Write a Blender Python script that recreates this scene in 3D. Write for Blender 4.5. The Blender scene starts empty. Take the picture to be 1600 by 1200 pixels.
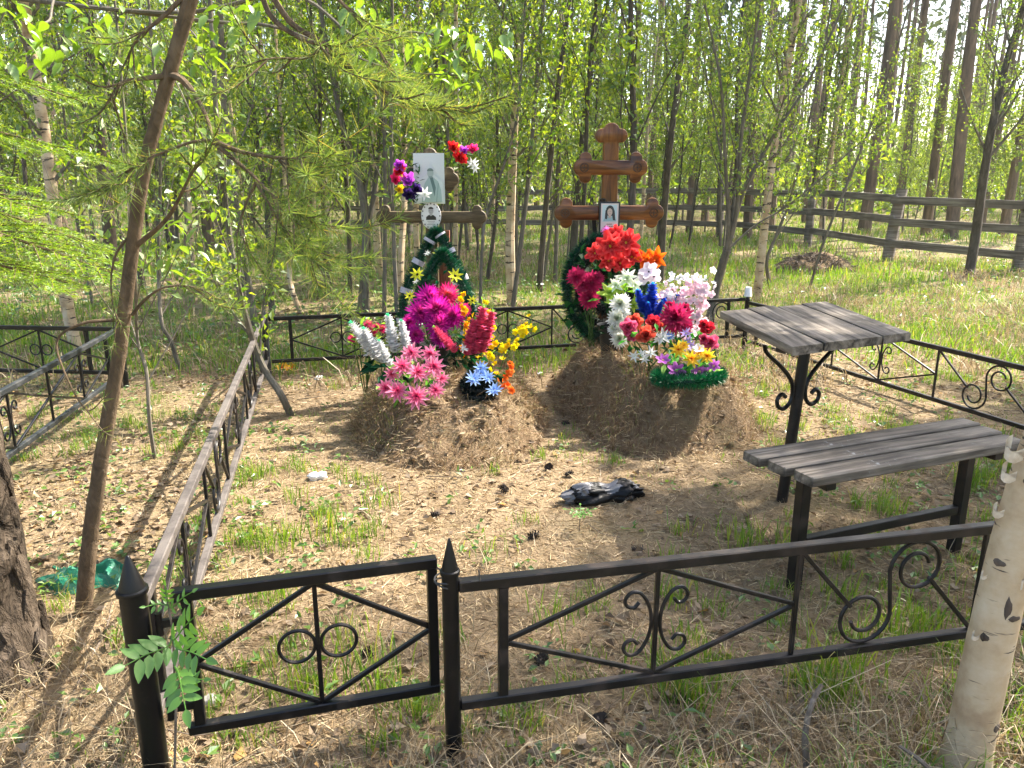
import bpy, math, random
import numpy as np
from mathutils import Vector, Matrix

random.seed(7)
RN = np.random.default_rng(11)
scene = bpy.context.scene
COL = scene.collection

# ------------------------------------------------------------------ camera, world, sun, exposure
F_PX, HOR, CAM_H = 1209.0, 285.0, 1.5
PITCH = math.atan((600 - HOR) / F_PX)
cam_d = bpy.data.cameras.new('camera')
cam_d.sensor_width = 36.0
cam_d.lens = 36.0 * F_PX / 1600.0
cam_d.clip_start = 0.05
cam_d.clip_end = 900.0
cam = bpy.data.objects.new('camera', cam_d)
COL.objects.link(cam)
cam.location = (0, 0, CAM_H)
cam.rotation_euler = (math.pi / 2 - PITCH, 0, 0)
scene.camera = cam

SUN_EL = math.radians(49)
SUN_AZ = math.radians(56)          # clockwise from +Y (the view direction) towards +X
world = bpy.data.worlds.new('World')
scene.world = world
world.use_nodes = True
wn = world.node_tree
wn.nodes.clear()
sky = wn.nodes.new('ShaderNodeTexSky')
sky.sky_type = 'NISHITA'
sky.sun_disc = False
sky.sun_elevation = SUN_EL
sky.sun_rotation = SUN_AZ
sky.air_density = 1.0
sky.dust_density = 3.0
bg = wn.nodes.new('ShaderNodeBackground')
bg.inputs['Strength'].default_value = 0.15
wo = wn.nodes.new('ShaderNodeOutputWorld')
wn.links.new(sky.outputs[0], bg.inputs[0])
wn.links.new(bg.outputs[0], wo.inputs[0])

sun_d = bpy.data.lights.new('sun', 'SUN')
sun_d.energy = 5.0
sun_d.angle = math.radians(0.55)
sun_d.color = (1.0, 0.93, 0.82)
sun = bpy.data.objects.new('sun', sun_d)
COL.objects.link(sun)
SUN_DIR = Vector((math.sin(SUN_AZ) * math.cos(SUN_EL), math.cos(SUN_AZ) * math.cos(SUN_EL), math.sin(SUN_EL)))
sun.rotation_euler = SUN_DIR.to_track_quat('Z', 'Y').to_euler()
sun.location = SUN_DIR * 60

scene.view_settings.view_transform = 'Standard'
scene.view_settings.look = 'None'
scene.view_settings.exposure = 1.8
scene.view_settings.gamma = 1.0
scene.view_settings.use_curve_mapping = False
scene.render.engine = 'CYCLES'
cy = scene.cycles
cy.max_bounces = 5
cy.use_adaptive_sampling = True
cy.adaptive_threshold = 0.02
cy.diffuse_bounces = 3
cy.glossy_bounces = 2
cy.transmission_bounces = 4
cy.transparent_max_bounces = 4
cy.caustics_reflective = False
cy.caustics_refractive = False
cy.sample_clamp_indirect = 6.0
cy.use_denoising = True
try:
    cy.denoiser = 'OPENIMAGEDENOISE'
    cy.denoising_input_passes = 'RGB_ALBEDO_NORMAL'
except Exception:
    pass

# ------------------------------------------------------------------ measuring helpers
SP, CP = math.sin(PITCH), math.cos(PITCH)

def ray(px, py):
    u = (px - 800) / F_PX
    v = (600 - py) / F_PX
    return Vector((u, CP + v * SP, -SP + v * CP))

def P(px, py, z=0.0):
    """where the sight line through a photo point meets the level z"""
    d = ray(px, py)
    t = (z - CAM_H) / d.z
    return Vector((d.x * t, d.y * t, z))

def PD(px, py, Y):
    """the point of a sight line at the distance Y into the scene"""
    d = ray(px, py)
    t = Y / d.y
    return Vector((d.x * t, Y, CAM_H + d.z * t))

def mpp(p):
    """metres per photo pixel at a point"""
    return (p[1] * CP + (CAM_H - p[2]) * SP) / F_PX

def cr(pts, n=6):
    """Catmull-Rom through points -> list of Vectors"""
    p = [Vector(q) for q in pts]
    if len(p) < 3:
        return [p[0].lerp(p[-1], i / n) for i in range(n + 1)]
    p = [p[0] * 2 - p[1]] + p + [p[-1] * 2 - p[-2]]
    out = []
    for i in range(1, len(p) - 2):
        a, b, c, d = p[i - 1], p[i], p[i + 1], p[i + 2]
        for k in range(n):
            t = k / n
            out.append(0.5 * ((2 * b) + (c - a) * t + (2 * a - 5 * b + 4 * c - d) * t * t + (3 * b - a - 3 * c + d) * t ** 3))
    out.append(p[-2])
    return out

_w = np.random.default_rng(3)
_K = [(_w.uniform(0, 6.28), _w.uniform(0, 6.28), f, a) for f, a in
      ((.35, .05), (.5, .04), (.9, .025), (1.3, .02), (2.1, .012), (3.3, .010), (5.1, .007), (7.7, .006), (11., .004), (16., .003))]

def base_h(x, y):
    x = np.asarray(x, float); y = np.asarray(y, float)
    h = np.zeros_like(x)
    for ang, ph, f, a in _K:
        h = h + a * np.sin(f * (x * math.cos(ang) + y * math.sin(ang)) + ph)
    near = np.clip((np.hypot(x - 0.3, y - 4) - 3.5) / 5, 0.25, 1)
    h = h * near
    h = h + 0.35 * np.exp(-(((x + 3.4) / 2.2) ** 2 + ((y - 10.5) / 1.6) ** 2))
    return h

def nz(x, y, f, seed):
    r = np.random.default_rng(seed)
    s = 0
    for k in range(7):
        a = r.uniform(0, 6.28); q = f * r.uniform(.6, 1.7)
        s = s + np.sin(q * (np.asarray(x) * math.cos(a) + np.asarray(y) * math.sin(a)) + r.uniform(0, 6.28))
    return s / 3.0

MOUNDS = {'L': dict(c=(-0.42, 4.86), a=math.radians(8), hw=.66, hl=1.0, H=.27, s=21),
          'R': dict(c=(0.90, 5.10), a=math.radians(11), hw=.61, hl=1.02, H=.37, s=22)}

def mound_h(m, x, y):
    x = np.asarray(x, float) - m['c'][0]; y = np.asarray(y, float) - m['c'][1]
    c, s = math.cos(m['a']), math.sin(m['a'])
    u = (x * c + y * s) / m['hw']; v = (-x * s + y * c) / m['hl']
    wob = 1 + .05 * nz(x, y, 5, m['s'])
    r = (np.abs(u) ** 2.5 + np.abs(v) ** 2.5) ** (1 / 2.5) * wob
    t = np.clip((1.02 - r) / .46, 0, 1)
    h = m['H'] * (t * t * (3 - 2 * t))
    h = h * (1 + .10 * nz(x, y, 6, m['s'] + 5)) + t * (.035 * np.abs(nz(x, y, 13, m['s'] + 8)) + .012 * nz(x, y, 24, m['s'] + 7) - .012)
    return h - .03 * (r > 1.02) * np.clip((r - 1.02) * 8, 0, 1)

def top_h(x, y):
    b = base_h(x, y)
    return b + np.maximum(0, np.maximum(mound_h(MOUNDS['L'], x, y), mound_h(MOUNDS['R'], x, y)))

def gz(x, y):
    return float(base_h(x, y))

# ------------------------------------------------------------------ mesh helpers
def lin(h):
    h = h.lstrip('#')
    c = [int(h[i:i + 2], 16) / 255 for i in (0, 2, 4)]
    return tuple((v / 12.92 if v <= .04045 else ((v + .055) / 1.055) ** 2.4) for v in c)

def wloc(o):
    v = Vector((0, 0, 0))
    while o is not None:
        v += o.location
        o = o.parent
    return v

class MB:
    def __init__(s):
        s.V, s.F, s.C, s.n = [], [], [], 0
    def add(s, V, F, col=None, mi=0):
        V = np.asarray(V, float).reshape(-1, 3)
        F = np.asarray(F, int)
        s.V.append(V); s.F.append((F + s.n, mi))
        if col is None:
            col = (1, 1, 1)
        col = np.asarray(col, float)
        if col.ndim == 1:
            col = np.repeat(col[None, :], len(V), 0)
        s.C.append(col)
        s.n += len(V)
        return s
    def tube(s, pts, rad, n=8, cap=True, col=None, mi=0, wob=0.0, seed=0):
        pts = [Vector(p) for p in pts]
        m = len(pts)
        rad = np.interp(np.linspace(0, 1, m), np.linspace(0, 1, len(rad)), rad) if not np.isscalar(rad) else np.full(m, rad)
        t = (pts[1] - pts[0]).normalized()
        a = t.orthogonal().normalized()
        V = np.zeros((m, n, 3))
        th = np.arange(n) * 2 * math.pi / n
        rr = np.random.default_rng(seed)
        prof = 1 + wob * rr.uniform(-1, 1, n)
        for i in range(m):
            t = (pts[min(i + 1, m - 1)] - pts[max(i - 1, 0)])
            if t.length < 1e-9:
                t = Vector((0, 0, 1))
            t.normalize()
            a = (a - t * a.dot(t))
            if a.length < 1e-6:
                a = t.orthogonal()
            a.normalize()
            b = t.cross(a)
            R = rad[i] * (prof + (wob * .5 * rr.uniform(-1, 1, n) if wob else 0))
            V[i] = np.array(pts[i])[None] + (np.cos(th) * R)[:, None] * np.array(a)[None] + (np.sin(th) * R)[:, None] * np.array(b)[None]
        i = np.arange(m - 1)[:, None]; j = np.arange(n)[None, :]; k = (j + 1) % n
        F = np.stack([i * n + j, i * n + k, (i + 1) * n + k, (i + 1) * n + j], -1).reshape(-1, 4)
        o = s.n
        s.add(V.reshape(-1, 3), F, col, mi)
        if cap:
            s.F.append((np.array([[o + q for q in range(n)][::-1]]), mi))
            s.F.append((np.array([[o + (m - 1) * n + q for q in range(n)]]), mi))
        return s
    def bar(s, p0, p1, w, h, up=(0, 0, 1), bev=0.0, col=None, mi=0):
        """bar of rectangular section from p0 to p1, edges chamfered by bev"""
        p0, p1 = Vector(p0), Vector(p1)
        t = (p1 - p0).normalized(); up = Vector(up)
        sd = t.cross(up)
        if sd.length < 1e-5:
            sd = t.orthogonal()
        sd.normalize(); u = sd.cross(t).normalized()
        b = bev
        prof = [(-w / 2 + b, -h / 2), (w / 2 - b, -h / 2), (w / 2, -h / 2 + b), (w / 2, h / 2 - b), (w / 2 - b, h / 2), (-w / 2 + b, h / 2), (-w / 2, h / 2 - b), (-w / 2, -h / 2 + b)] if b > 0 else \
               [(-w / 2, -h / 2), (w / 2, -h / 2), (w / 2, h / 2), (-w / 2, h / 2)]
        n = len(prof)
        rings = [(p0, 1)] + [(p1, 1)]
        if b > 0:
            f = 1 - 2 * b / max(w, h)
            rings = [(p0, f), (p0 + t * b, 1), (p1 - t * b, 1), (p1, f)]
        V = [q + (sd * x + u * y) * f for q, f in rings for x, y in prof]
        F = [[r * n + j, r * n + (j + 1) % n, (r + 1) * n + (j + 1) % n, (r + 1) * n + j] for r in range(len(rings) - 1) for j in range(n)]
        o = s.n
        s.add([list(v) for v in V], F, col, mi)
        s.F.append((np.array([[o + q for q in range(n)][::-1]]), mi))
        s.F.append((np.array([[o + (len(rings) - 1) * n + q for q in range(n)]]), mi))
        return s
    def lathe(s, base, prof, n=16, col=None, mi=0):
        """profile of (r, z) turned about the vertical through base"""
        base = Vector(base); m = len(prof)
        th = np.arange(n) * 2 * math.pi / n
        V = np.zeros((m, n, 3))
        for i, (r, z) in enumerate(prof):
            V[i, :, 0] = base.x + r * np.cos(th); V[i, :, 1] = base.y + r * np.sin(th); V[i, :, 2] = base.z + z
        i = np.arange(m - 1)[:, None]; j = np.arange(n)[None, :]; k = (j + 1) % n
        F = np.stack([i * n + j, i * n + k, (i + 1) * n + k, (i + 1) * n + j], -1).reshape(-1, 4)
        o = s.n
        s.add(V.reshape(-1, 3), F, col, mi)
        s.F.append((np.array([[o + q for q in range(n)][::-1]]), mi))
        s.F.append((np.array([[o + (m - 1) * n + q for q in range(n)]]), mi))
        return s
    def leaves(s, C, D, N, L, W, fold=.25, col=None, mi=0):
        """pointed, folded leaves: C base points, D directions, N normals, L lengths, W widths"""
        C, D, N = (np.asarray(a, float) for a in (C, D, N)); n = len(C)
        if n == 0:
            return s
        D = D / (np.linalg.norm(D, axis=1, keepdims=True) + 1e-9)
        S = np.cross(D, N); S /= (np.linalg.norm(S, axis=1, keepdims=True) + 1e-9)
        U = np.cross(S, D)
        L = np.broadcast_to(L, n)[:, None]; W = np.broadcast_to(W, n)[:, None]
        m = C + D * L * .45 + U * W * fold
        V = np.stack([C, m + S * W / 2, C + D * L - U * L * .06, m - S * W / 2], 1).reshape(-1, 3)
        b = np.arange(n)[:, None] * 4
        F = np.concatenate([b + np.array([[0, 1, 2]]), b + np.array([[0, 2, 3]])], 0)
        if col is not None and np.ndim(col) == 2:
            col = np.repeat(col, 4, 0)
        return s.add(V, F, col, mi)
    def needles(s, C, D, L, W, col=None, mi=0):
        C, D = np.asarray(C, float), np.asarray(D, float); n = len(C)
        if n == 0:
            return s
        D = D / (np.linalg.norm(D, axis=1, keepdims=True) + 1e-9)
        S = np.cross(D, RN.normal(size=(n, 3))); S /= (np.linalg.norm(S, axis=1, keepdims=True) + 1e-9)
        L = np.broadcast_to(L, n)[:, None]; W = np.broadcast_to(W, n)[:, None]
        V = np.stack([C - S * W / 2, C + S * W / 2, C + D * L], 1).reshape(-1, 3)
        if col is not None and np.ndim(col) == 2:
            col = np.repeat(col, 3, 0)
        return s.add(V, np.arange(n * 3).reshape(-1, 3), col, mi)
    def blades(s, C, H, W, lean, bend=.5, mi=0):
        """grass blades, three joints each"""
        C = np.asarray(C, float); n = len(C)
        if n == 0:
            return s
        H = np.broadcast_to(H, n)[:, None]; W = np.broadcast_to(W, n)[:, None]
        lean = np.asarray(lean, float)
        az = RN.uniform(0, 6.283, n)
        S = np.stack([np.cos(az), np.sin(az), np.zeros(n)], 1)
        up = np.array([[0, 0, 1.0]])
        p1 = C + up * H * .45 + lean * H * .15
        p2 = C + up * H * .8 + lean * H * (.15 + .35 * bend)
        p3 = C + up * H * (1 - .25 * bend) + lean * H * (.2 + .9 * bend)
        V = np.stack([C - S * W / 2, C + S * W / 2, p1 - S * W * .45, p1 + S * W * .45, p2 - S * W * .3, p2 + S * W * .3, p3], 1).reshape(-1, 3)
        b = np.arange(n)[:, None] * 7
        T = [[0, 1, 3], [0, 3, 2], [2, 3, 5], [2, 5, 4], [4, 5, 6]]
        F = np.concatenate([b + np.array([t]) for t in T], 0)
        return s.add(V, F, None, mi)
    def mesh(s, name, mats, origin=(0, 0, 0), smooth=True):
        V = np.concatenate(s.V) - np.array(origin, float)[None]
        C = np.concatenate(s.C)
        me = bpy.data.meshes.new(name)
        lt, ls, vi, mi = [], 0, [], []
        for F, k in s.F:
            if len(F) == 0:
                continue
            lt.append(np.full(len(F), F.shape[1], np.int32)); vi.append(F.reshape(-1)); mi.append(np.full(len(F), k, np.int32))
        lt = np.concatenate(lt); vi = np.concatenate(vi).astype(np.int32); mi = np.concatenate(mi)
        me.vertices.add(len(V)); me.vertices.foreach_set('co', V.astype(np.float32).ravel())
        me.loops.add(len(vi)); me.loops.foreach_set('vertex_index', vi)
        me.polygons.add(len(lt))
        me.polygons.foreach_set('loop_start', np.concatenate([[0], np.cumsum(lt)[:-1]]).astype(np.int32))
        me.polygons.foreach_set('loop_total', lt)
        mats = mats if isinstance(mats, (list, tuple)) else [mats]
        for m in mats:
            me.materials.append(m)
        if len(mats) > 1:
            me.polygons.foreach_set('material_index', mi)
        if smooth:
            me.polygons.foreach_set('use_smooth', np.ones(len(lt), bool))
        if C.min() < 1 or C.max() > 1:
            at = me.color_attributes.new('Col', 'FLOAT_COLOR', 'POINT')
            at.data.foreach_set('color', np.concatenate([C, np.ones((len(C), 1))], 1).astype(np.float32).ravel())
        me.update(calc_edges=True)
        if smooth:
            try:
                me.set_sharp_from_angle(angle=math.radians(40))
            except Exception:
                pass
        return me
    def build(s, name, mats, parent=None, origin=None, smooth=True):
        if parent is not None:
            org = wloc(parent) if origin is None else Vector(origin)
        else:
            org = Vector(origin) if origin is not None else Vector((0, 0, 0))
        o = bpy.data.objects.new(name, s.mesh(name, mats, org, smooth))
        COL.objects.link(o)
        if parent is not None:
            o.parent = parent
            o.location = org - wloc(parent)
        else:
            o.location = org
        return o

def tag(o, label=None, cat=None, group=None, kind=None):
    if label: o['label'] = label
    if cat: o['category'] = cat
    if group: o['group'] = group
    if kind: o['kind'] = kind
    return o

def thing(name, label, cat, loc, group=None):
    o = bpy.data.objects.new(name, None)
    COL.objects.link(o)
    o.empty_display_size = .1
    o.location = loc
    return tag(o, label, cat, group)

def put(name, me, parent, loc, rot=None, scale=1.0):
    """an object that shares the mesh me; loc in world space when parent is an unrotated Empty"""
    o = bpy.data.objects.new(name, me)
    COL.objects.link(o)
    o.parent = parent
    o.location = Vector(loc) - (wloc(parent) if parent is not None else Vector((0, 0, 0)))
    if rot is not None:
        o.rotation_euler = rot
    o.scale = (scale,) * 3 if np.isscalar(scale) else scale
    return o

# ------------------------------------------------------------------ materials
def mat(name):
    m = bpy.data.materials.new(name)
    m.use_nodes = True
    nt = m.node_tree
    nt.nodes.clear()
    out = nt.nodes.new('ShaderNodeOutputMaterial')
    return m, nt, out

def N(nt, t, **k):
    n = nt.nodes.new(t)
    for a, b in k.items():
        if a in n.inputs.keys() if isinstance(a, str) else False:
            n.inputs[a].default_value = b
        else:
            setattr(n, a, b)
    return n

def ramp(nt, fac, stops, interp='LINEAR'):
    r = nt.nodes.new('ShaderNodeValToRGB')
    r.color_ramp.interpolation = interp
    e = r.color_ramp.elements
    while len(e) < len(stops):
        e.new(0.5)
    for q, (p, c) in zip(e, stops):
        q.position = p
        q.color = (*c, 1) if len(c) == 3 else c
    nt.links.new(fac, r.inputs[0])
    return r.outputs[0]

def noise(nt, scale, detail=4, rough=.55, vec=None, dist=0):
    n = nt.nodes.new('ShaderNodeTexNoise')
    n.inputs['Scale'].default_value = scale
    n.inputs['Detail'].default_value = detail
    n.inputs['Roughness'].default_value = rough
    n.inputs['Distortion'].default_value = dist
    if vec is not None:
        nt.links.new(vec, n.inputs['Vector'])
    return n.outputs['Fac']

def coords(nt, scale=(1, 1, 1), kind='Object'):
    tc = nt.nodes.new('ShaderNodeTexCoord')
    mp = nt.nodes.new('ShaderNodeMapping')
    mp.inputs['Scale'].default_value = scale
    nt.links.new(tc.outputs[kind], mp.inputs['Vector'])
    return mp.outputs[0]

def mixc(nt, fac, a, b, mode='MIX'):
    m = nt.nodes.new('ShaderNodeMix')
    m.data_type = 'RGBA'
    m.blend_type = mode
    for sock, v in ((m.inputs[0], fac), (m.inputs[6], a), (m.inputs[7], b)):
        if hasattr(v, 'links') or isinstance(v, bpy.types.NodeSocket):
            nt.links.new(v, sock)
        else:
            sock.default_value = v if np.isscalar(v) else (*v, 1)
    return m.outputs[2]

def principled(nt, out, color, rough=.6, bump=None, bstr=.3, bdist=.01, metallic=0, spec=.5, coat=0):
    b = nt.nodes.new('ShaderNodeBsdfPrincipled')
    if isinstance(color, bpy.types.NodeSocket):
        nt.links.new(color, b.inputs['Base Color'])
    else:
        b.inputs['Base Color'].default_value = (*color, 1)
    if isinstance(rough, bpy.types.NodeSocket):
        nt.links.new(rough, b.inputs['Roughness'])
    else:
        b.inputs['Roughness'].default_value = rough
    b.inputs['Metallic'].default_value = metallic
    b.inputs['Specular IOR Level'].default_value = spec
    b.inputs['Coat Weight'].default_value = coat
    if bump is not None:
        bm = nt.nodes.new('ShaderNodeBump')
        bm.inputs['Strength'].default_value = bstr
        bm.inputs['Distance'].default_value = bdist
        nt.links.new(bump, bm.inputs['Height'])
        nt.links.new(bm.outputs[0], b.inputs['Normal'])
    nt.links.new(b.outputs[0], out.inputs[0])
    return b

def leafy(name, stops, trans=.45, tint=(1.25, 1.2, .55), rough=.5, gloss=.06):
    """thin leaf: each leaf its own tone, light comes through it"""
    m, nt, out = mat(name)
    g = nt.nodes.new('ShaderNodeNewGeometry')
    c = ramp(nt, g.outputs['Random Per Island'], stops)
    t = mixc(nt, 1.0, c, tint, 'MULTIPLY')
    d = nt.nodes.new('ShaderNodeBsdfDiffuse'); nt.links.new(c, d.inputs[0])
    tr = nt.nodes.new('ShaderNodeBsdfTranslucent'); nt.links.new(t, tr.inputs[0])
    a = nt.nodes.new('ShaderNodeMixShader'); a.inputs[0].default_value = trans
    nt.links.new(d.outputs[0], a.inputs[1]); nt.links.new(tr.outputs[0], a.inputs[2])
    gl = nt.nodes.new('ShaderNodeBsdfGlossy'); gl.inputs['Roughness'].default_value = rough
    gl.inputs[0].default_value = (1, 1, 1, 1)
    b = nt.nodes.new('ShaderNodeMixShader'); b.inputs[0].default_value = gloss
    nt.links.new(a.outputs[0], b.inputs[1]); nt.links.new(gl.outputs[0], b.inputs[2])
    nt.links.new(b.outputs[0], out.inputs[0])
    return m

def bark(name, c0, c1, c2, scale=14, zs=.25, bstr=.8, bdist=.02):
    m, nt, out = mat(name)
    v = coords(nt, (1, 1, zs))
    n1 = noise(nt, scale, 6, .65, v, .6)
    n2 = noise(nt, scale * .22, 3, .5, coords(nt))
    c = ramp(nt, n1, [(.3, c0), (.52, c1), (.72, c2)])
    c = mixc(nt, ramp(nt, n2, [(.4, (0, 0, 0)), (.65, (.5, .5, .5))]), c, c1)
    principled(nt, out, c, .9, n1, bstr, bdist, spec=.15)
    return m

M = {}
# ground: sandy soil, humus, trodden needles
m, nt, out = mat('forest_soil')
v = coords(nt)
n1 = noise(nt, .9, 6, .6, v); n2 = noise(nt, 14, 8, .7, v); n3 = noise(nt, 60, 4, .7, v)
c = ramp(nt, n1, [(.34, (.10, .072, .043)), (.5, (.23, .167, .096)), (.66, (.20, .16, .083))])
c = mixc(nt, ramp(nt, n2, [(.35, (0, 0, 0)), (.7, (.75, .75, .75))]), c, (.33, .245, .155))
c = mixc(nt, ramp(nt, n3, [(.50, (0, 0, 0)), (.68, (.6, .6, .6))]), c, (.10, .07, .045))
# moss and seedlings outside the trodden plot
tcm = nt.nodes.new('ShaderNodeTexCoord')
vd = nt.nodes.new('ShaderNodeVectorMath'); vd.operation = 'DISTANCE'
nt.links.new(tcm.outputs['Object'], vd.inputs[0]); vd.inputs[1].default_value = (.6, 3.9, 0)
mr = nt.nodes.new('ShaderNodeMapRange'); mr.inputs[1].default_value = 2.6; mr.inputs[2].default_value = 5.5
nt.links.new(vd.outputs['Value'], mr.inputs[0])
n4 = noise(nt, 1.7, 6, .7, v)
k = mixc(nt, 1.0, mr.outputs[0], ramp(nt, n4, [(.42, (0, 0, 0)), (.6, (.85, .85, .85))]), 'MULTIPLY')
c = mixc(nt, k, c, (.14, .17, .045))
principled(nt, out, c, .95, mixc(nt, .5, n2, n3), .9, .03, spec=.1)
M['soil'] = m
m, nt, out = mat('mound_soil')
v = coords(nt)
n1 = noise(nt, 3, 6, .6, v); n2 = noise(nt, 26, 8, .75, v)
c = ramp(nt, n1, [(.3, (.11, .068, .038)), (.55, (.20, .135, .078)), (.75, (.18, .15, .075))])
c = mixc(nt, ramp(nt, n2, [(.4, (0, 0, 0)), (.7, (.7, .7, .7))]), c, (.34, .25, .155))
principled(nt, out, c, .95, n2, 1, .03, spec=.1)
M['mound'] = m

def metal(name, base, worn, lo, hi, rough=.38):
    m, nt, out = mat(name)
    v = coords(nt)
    n1 = noise(nt, 9, 6, .7, v); n2 = noise(nt, 70, 4, .6, v)
    c = mixc(nt, ramp(nt, n1, [(lo, (0, 0, 0)), (hi, (1, 1, 1))]), base, worn)
    r = ramp(nt, n1, [(lo, (rough,) * 3), (hi, (.75,) * 3)])
    principled(nt, out, c, r, n2, .12, .002, spec=.35)
    return m
M['metal'] = metal('black_enamel', (.005, .005, .006), (.03, .022, .017), .56, .68, .34)
M['metal_rust'] = metal('worn_black_paint', (.010, .0085, .008), (.042, .029, .022), .5, .66, .42)
M['metal_worn'] = metal('grey_worn_rail', (.13, .112, .10), (.06, .05, .045), .42, .62, .6)
M['metal_grey'] = metal('slate_grey_rail', (.022, .025, .028), (.06, .06, .06), .5, .7, .45)

def plank(name, c0, c1, c2, rough=.8, scale=(26, 1.6, 26), lichen=0.0, coat=0):
    m, nt, out = mat(name)
    v = coords(nt, scale)
    n1 = noise(nt, 1.0, 6, .65, v, .5)
    w = noise(nt, 3.0, 3, .5, coords(nt))
    c = ramp(nt, n1, [(.36, c0), (.5, c1), (.64, c2)])
    c = mixc(nt, ramp(nt, w, [(.45, (0, 0, 0)), (.7, (.55, .55, .55))]), c, c0)
    if lichen:
        l = noise(nt, 16, 8, .8, coords(nt)); l2 = noise(nt, 3.1, 2, .5, coords(nt))
        k = mixc(nt, 1, ramp(nt, l, [(.60, (0, 0, 0)), (.64, (1, 1, 1))]), ramp(nt, l2, [(.5, (0, 0, 0)), (.6, (lichen,) * 3)]), 'MULTIPLY')
        c = mixc(nt, k, c, (.42, .42, .40))
    principled(nt, out, c, rough, n1, .5, .004, spec=.3, coat=coat)
    return m
# planks run along their own local Y
M['plank'] = plank('weathered_grey_plank', (.045, .036, .028), (.155, .128, .10), (.29, .245, .195), .75, lichen=.8)
M['rail_wood'] = plank('old_fence_board', (.09, .075, .06), (.20, .17, .14), (.32, .28, .23), .9, (1.2, 1.2, 30))
M['cross_old'] = plank('dull_brown_wood', (.035, .024, .012), (.095, .066, .033), (.16, .118, .06), .55, (3, 30, 30))
M['cross_old_v'] = plank('dull_brown_wood_upright', (.06, .042, .022), (.125, .088, .045), (.19, .14, .075), .55, (30, 30, 3))
M['cross_new'] = plank('varnished_pine', (.05, .015, .005), (.155, .053, .011), (.28, .105, .021), .3, (2.2, 22, 22), coat=.35)
M['cross_new_v'] = plank('varnished_pine_upright', (.05, .015, .005), (.155, .053, .011), (.28, .105, .021), .3, (22, 22, 2.2), coat=.35)
M['board_red'] = plank('red_brown_board', (.17, .05, .02), (.30, .10, .05), (.36, .14, .07), .6, (30, 30, 3))

M['bark_pine'] = bark('pine_bark', (.03, .024, .020), (.105, .08, .062), (.19, .15, .115), 16, .22)
M['bark_young'] = bark('young_pine_bark', (.06, .045, .03), (.15, .105, .065), (.23, .165, .105), 30, .5, 1, .014)
M['bark_big'] = bark('flaky_bark', (.010, .008, .006), (.085, .063, .044), (.20, .155, .115), 15, .4, 1, .06)
M['bark_grey'] = bark('smooth_grey_bark', (.075, .065, .05), (.155, .135, .105), (.23, .20, .155), 20, .3, .4, .006)
M['bark_dark'] = bark('dark_sapling_bark', (.04, .034, .027), (.095, .08, .062), (.16, .135, .105), 20, .3, .4, .006)
M['bark_far'] = bark('far_pine_bark', (.075, .058, .045), (.17, .125, .09), (.31, .21, .14), 9, .2, .5, .02)

def birch(name, zs, dark):
    m, nt, out = mat(name)
    v = coords(nt, (7, 7, zs))
    n1 = noise(nt, 1.0, 3, .6, v); n2 = noise(nt, 7, 5, .6, coords(nt)); n3 = noise(nt, 2.4, 3, .5, coords(nt, (1, 1, .6)))
    c = ramp(nt, n2, [(.3, (.33, .21, .115)), (.5, (.52, .39, .245)), (.72, (.64, .535, .385))])
    k = ramp(nt, n1, [(dark, (0, 0, 0)), (dark + .05, (1, 1, 1))])
    c = mixc(nt, k, c, (.06, .045, .035))
    c = mixc(nt, ramp(nt, n3, [(.58, (0, 0, 0)), (.66, (.85,) * 3)]), c, (.10, .08, .065))
    principled(nt, out, c, .7, n1, .35, .004, spec=.25)
    return m
M['birch'] = birch('birch_bark', 30, .58)
M['birch_near'] = birch('birch_bark_close', 60, .63)
m, nt, out = mat('birch_curl')
c = ramp(nt, noise(nt, 30, 4, .6, coords(nt)), [(.3, (.42, .33, .23)), (.7, (.72, .64, .52))])
principled(nt, out, c, .7, None)
M['curl'] = m
M['clod'] = M['mound']

M['leaf'] = leafy('spring_leaf', [(0, (.05, .115, .014)), (.35, (.11, .20, .022)), (.75, (.20, .285, .03)), (1, (.28, .33, .04))], .55, (1.75, 1.6, .45))
M['leaf_far'] = leafy('spring_leaf_far', [(0, (.055, .12, .016)), (.45, (.13, .21, .026)), (1, (.25, .31, .045))], .55, (1.75, 1.6, .5))
M['leaf_near'] = leafy('bright_new_leaf', [(0, (.09, .20, .02)), (.5, (.15, .28, .03)), (1, (.24, .34, .04))], .5, (1.5, 1.4, .4), .35, .08)
M['rowan'] = leafy('rowan_leaf', [(0, (.08, .21, .03)), (1, (.14, .30, .045))], .4, (1.3, 1.3, .4), .45, .04)
M['pine_needle'] = leafy('pine_needle', [(0, (.08, .15, .04)), (.55, (.16, .24, .065)), (.92, (.30, .34, .10)), (1, (.40, .29, .08))], .45, (1.6, 1.5, .6), .5, .015)
M['spruce_needle'] = leafy('spruce_needle', [(0, (.08, .19, .016)), (.5, (.20, .34, .025)), (1, (.36, .46, .04))], .5, (1.6, 1.5, .4))
M['pine_crown'] = leafy('pine_crown', [(0, (.035, .06, .02)), (1, (.08, .11, .035))], .25, (1.2, 1.2, .6))
M['grass'] = leafy('green_grass', [(0, (.06, .145, .014)), (.5, (.13, .25, .022)), (.88, (.22, .31, .035)), (1, (.36, .31, .11))], .45, (1.6, 1.5, .4), .4, .05)
M['dry_grass'] = leafy('dry_grass', [(0, (.17, .12, .065)), (.5, (.32, .24, .14)), (1, (.50, .41, .26))], .3, (1.1, 1.0, .8), .5, .04)
M['mound_grass'] = leafy('mound_dry_grass', [(0, (.11, .064, .034)), (.5, (.26, .165, .09)), (.88, (.43, .33, .19)), (1, (.19, .23, .055))], .25, (1.1, 1.0, .8), .5, .03)
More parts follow.
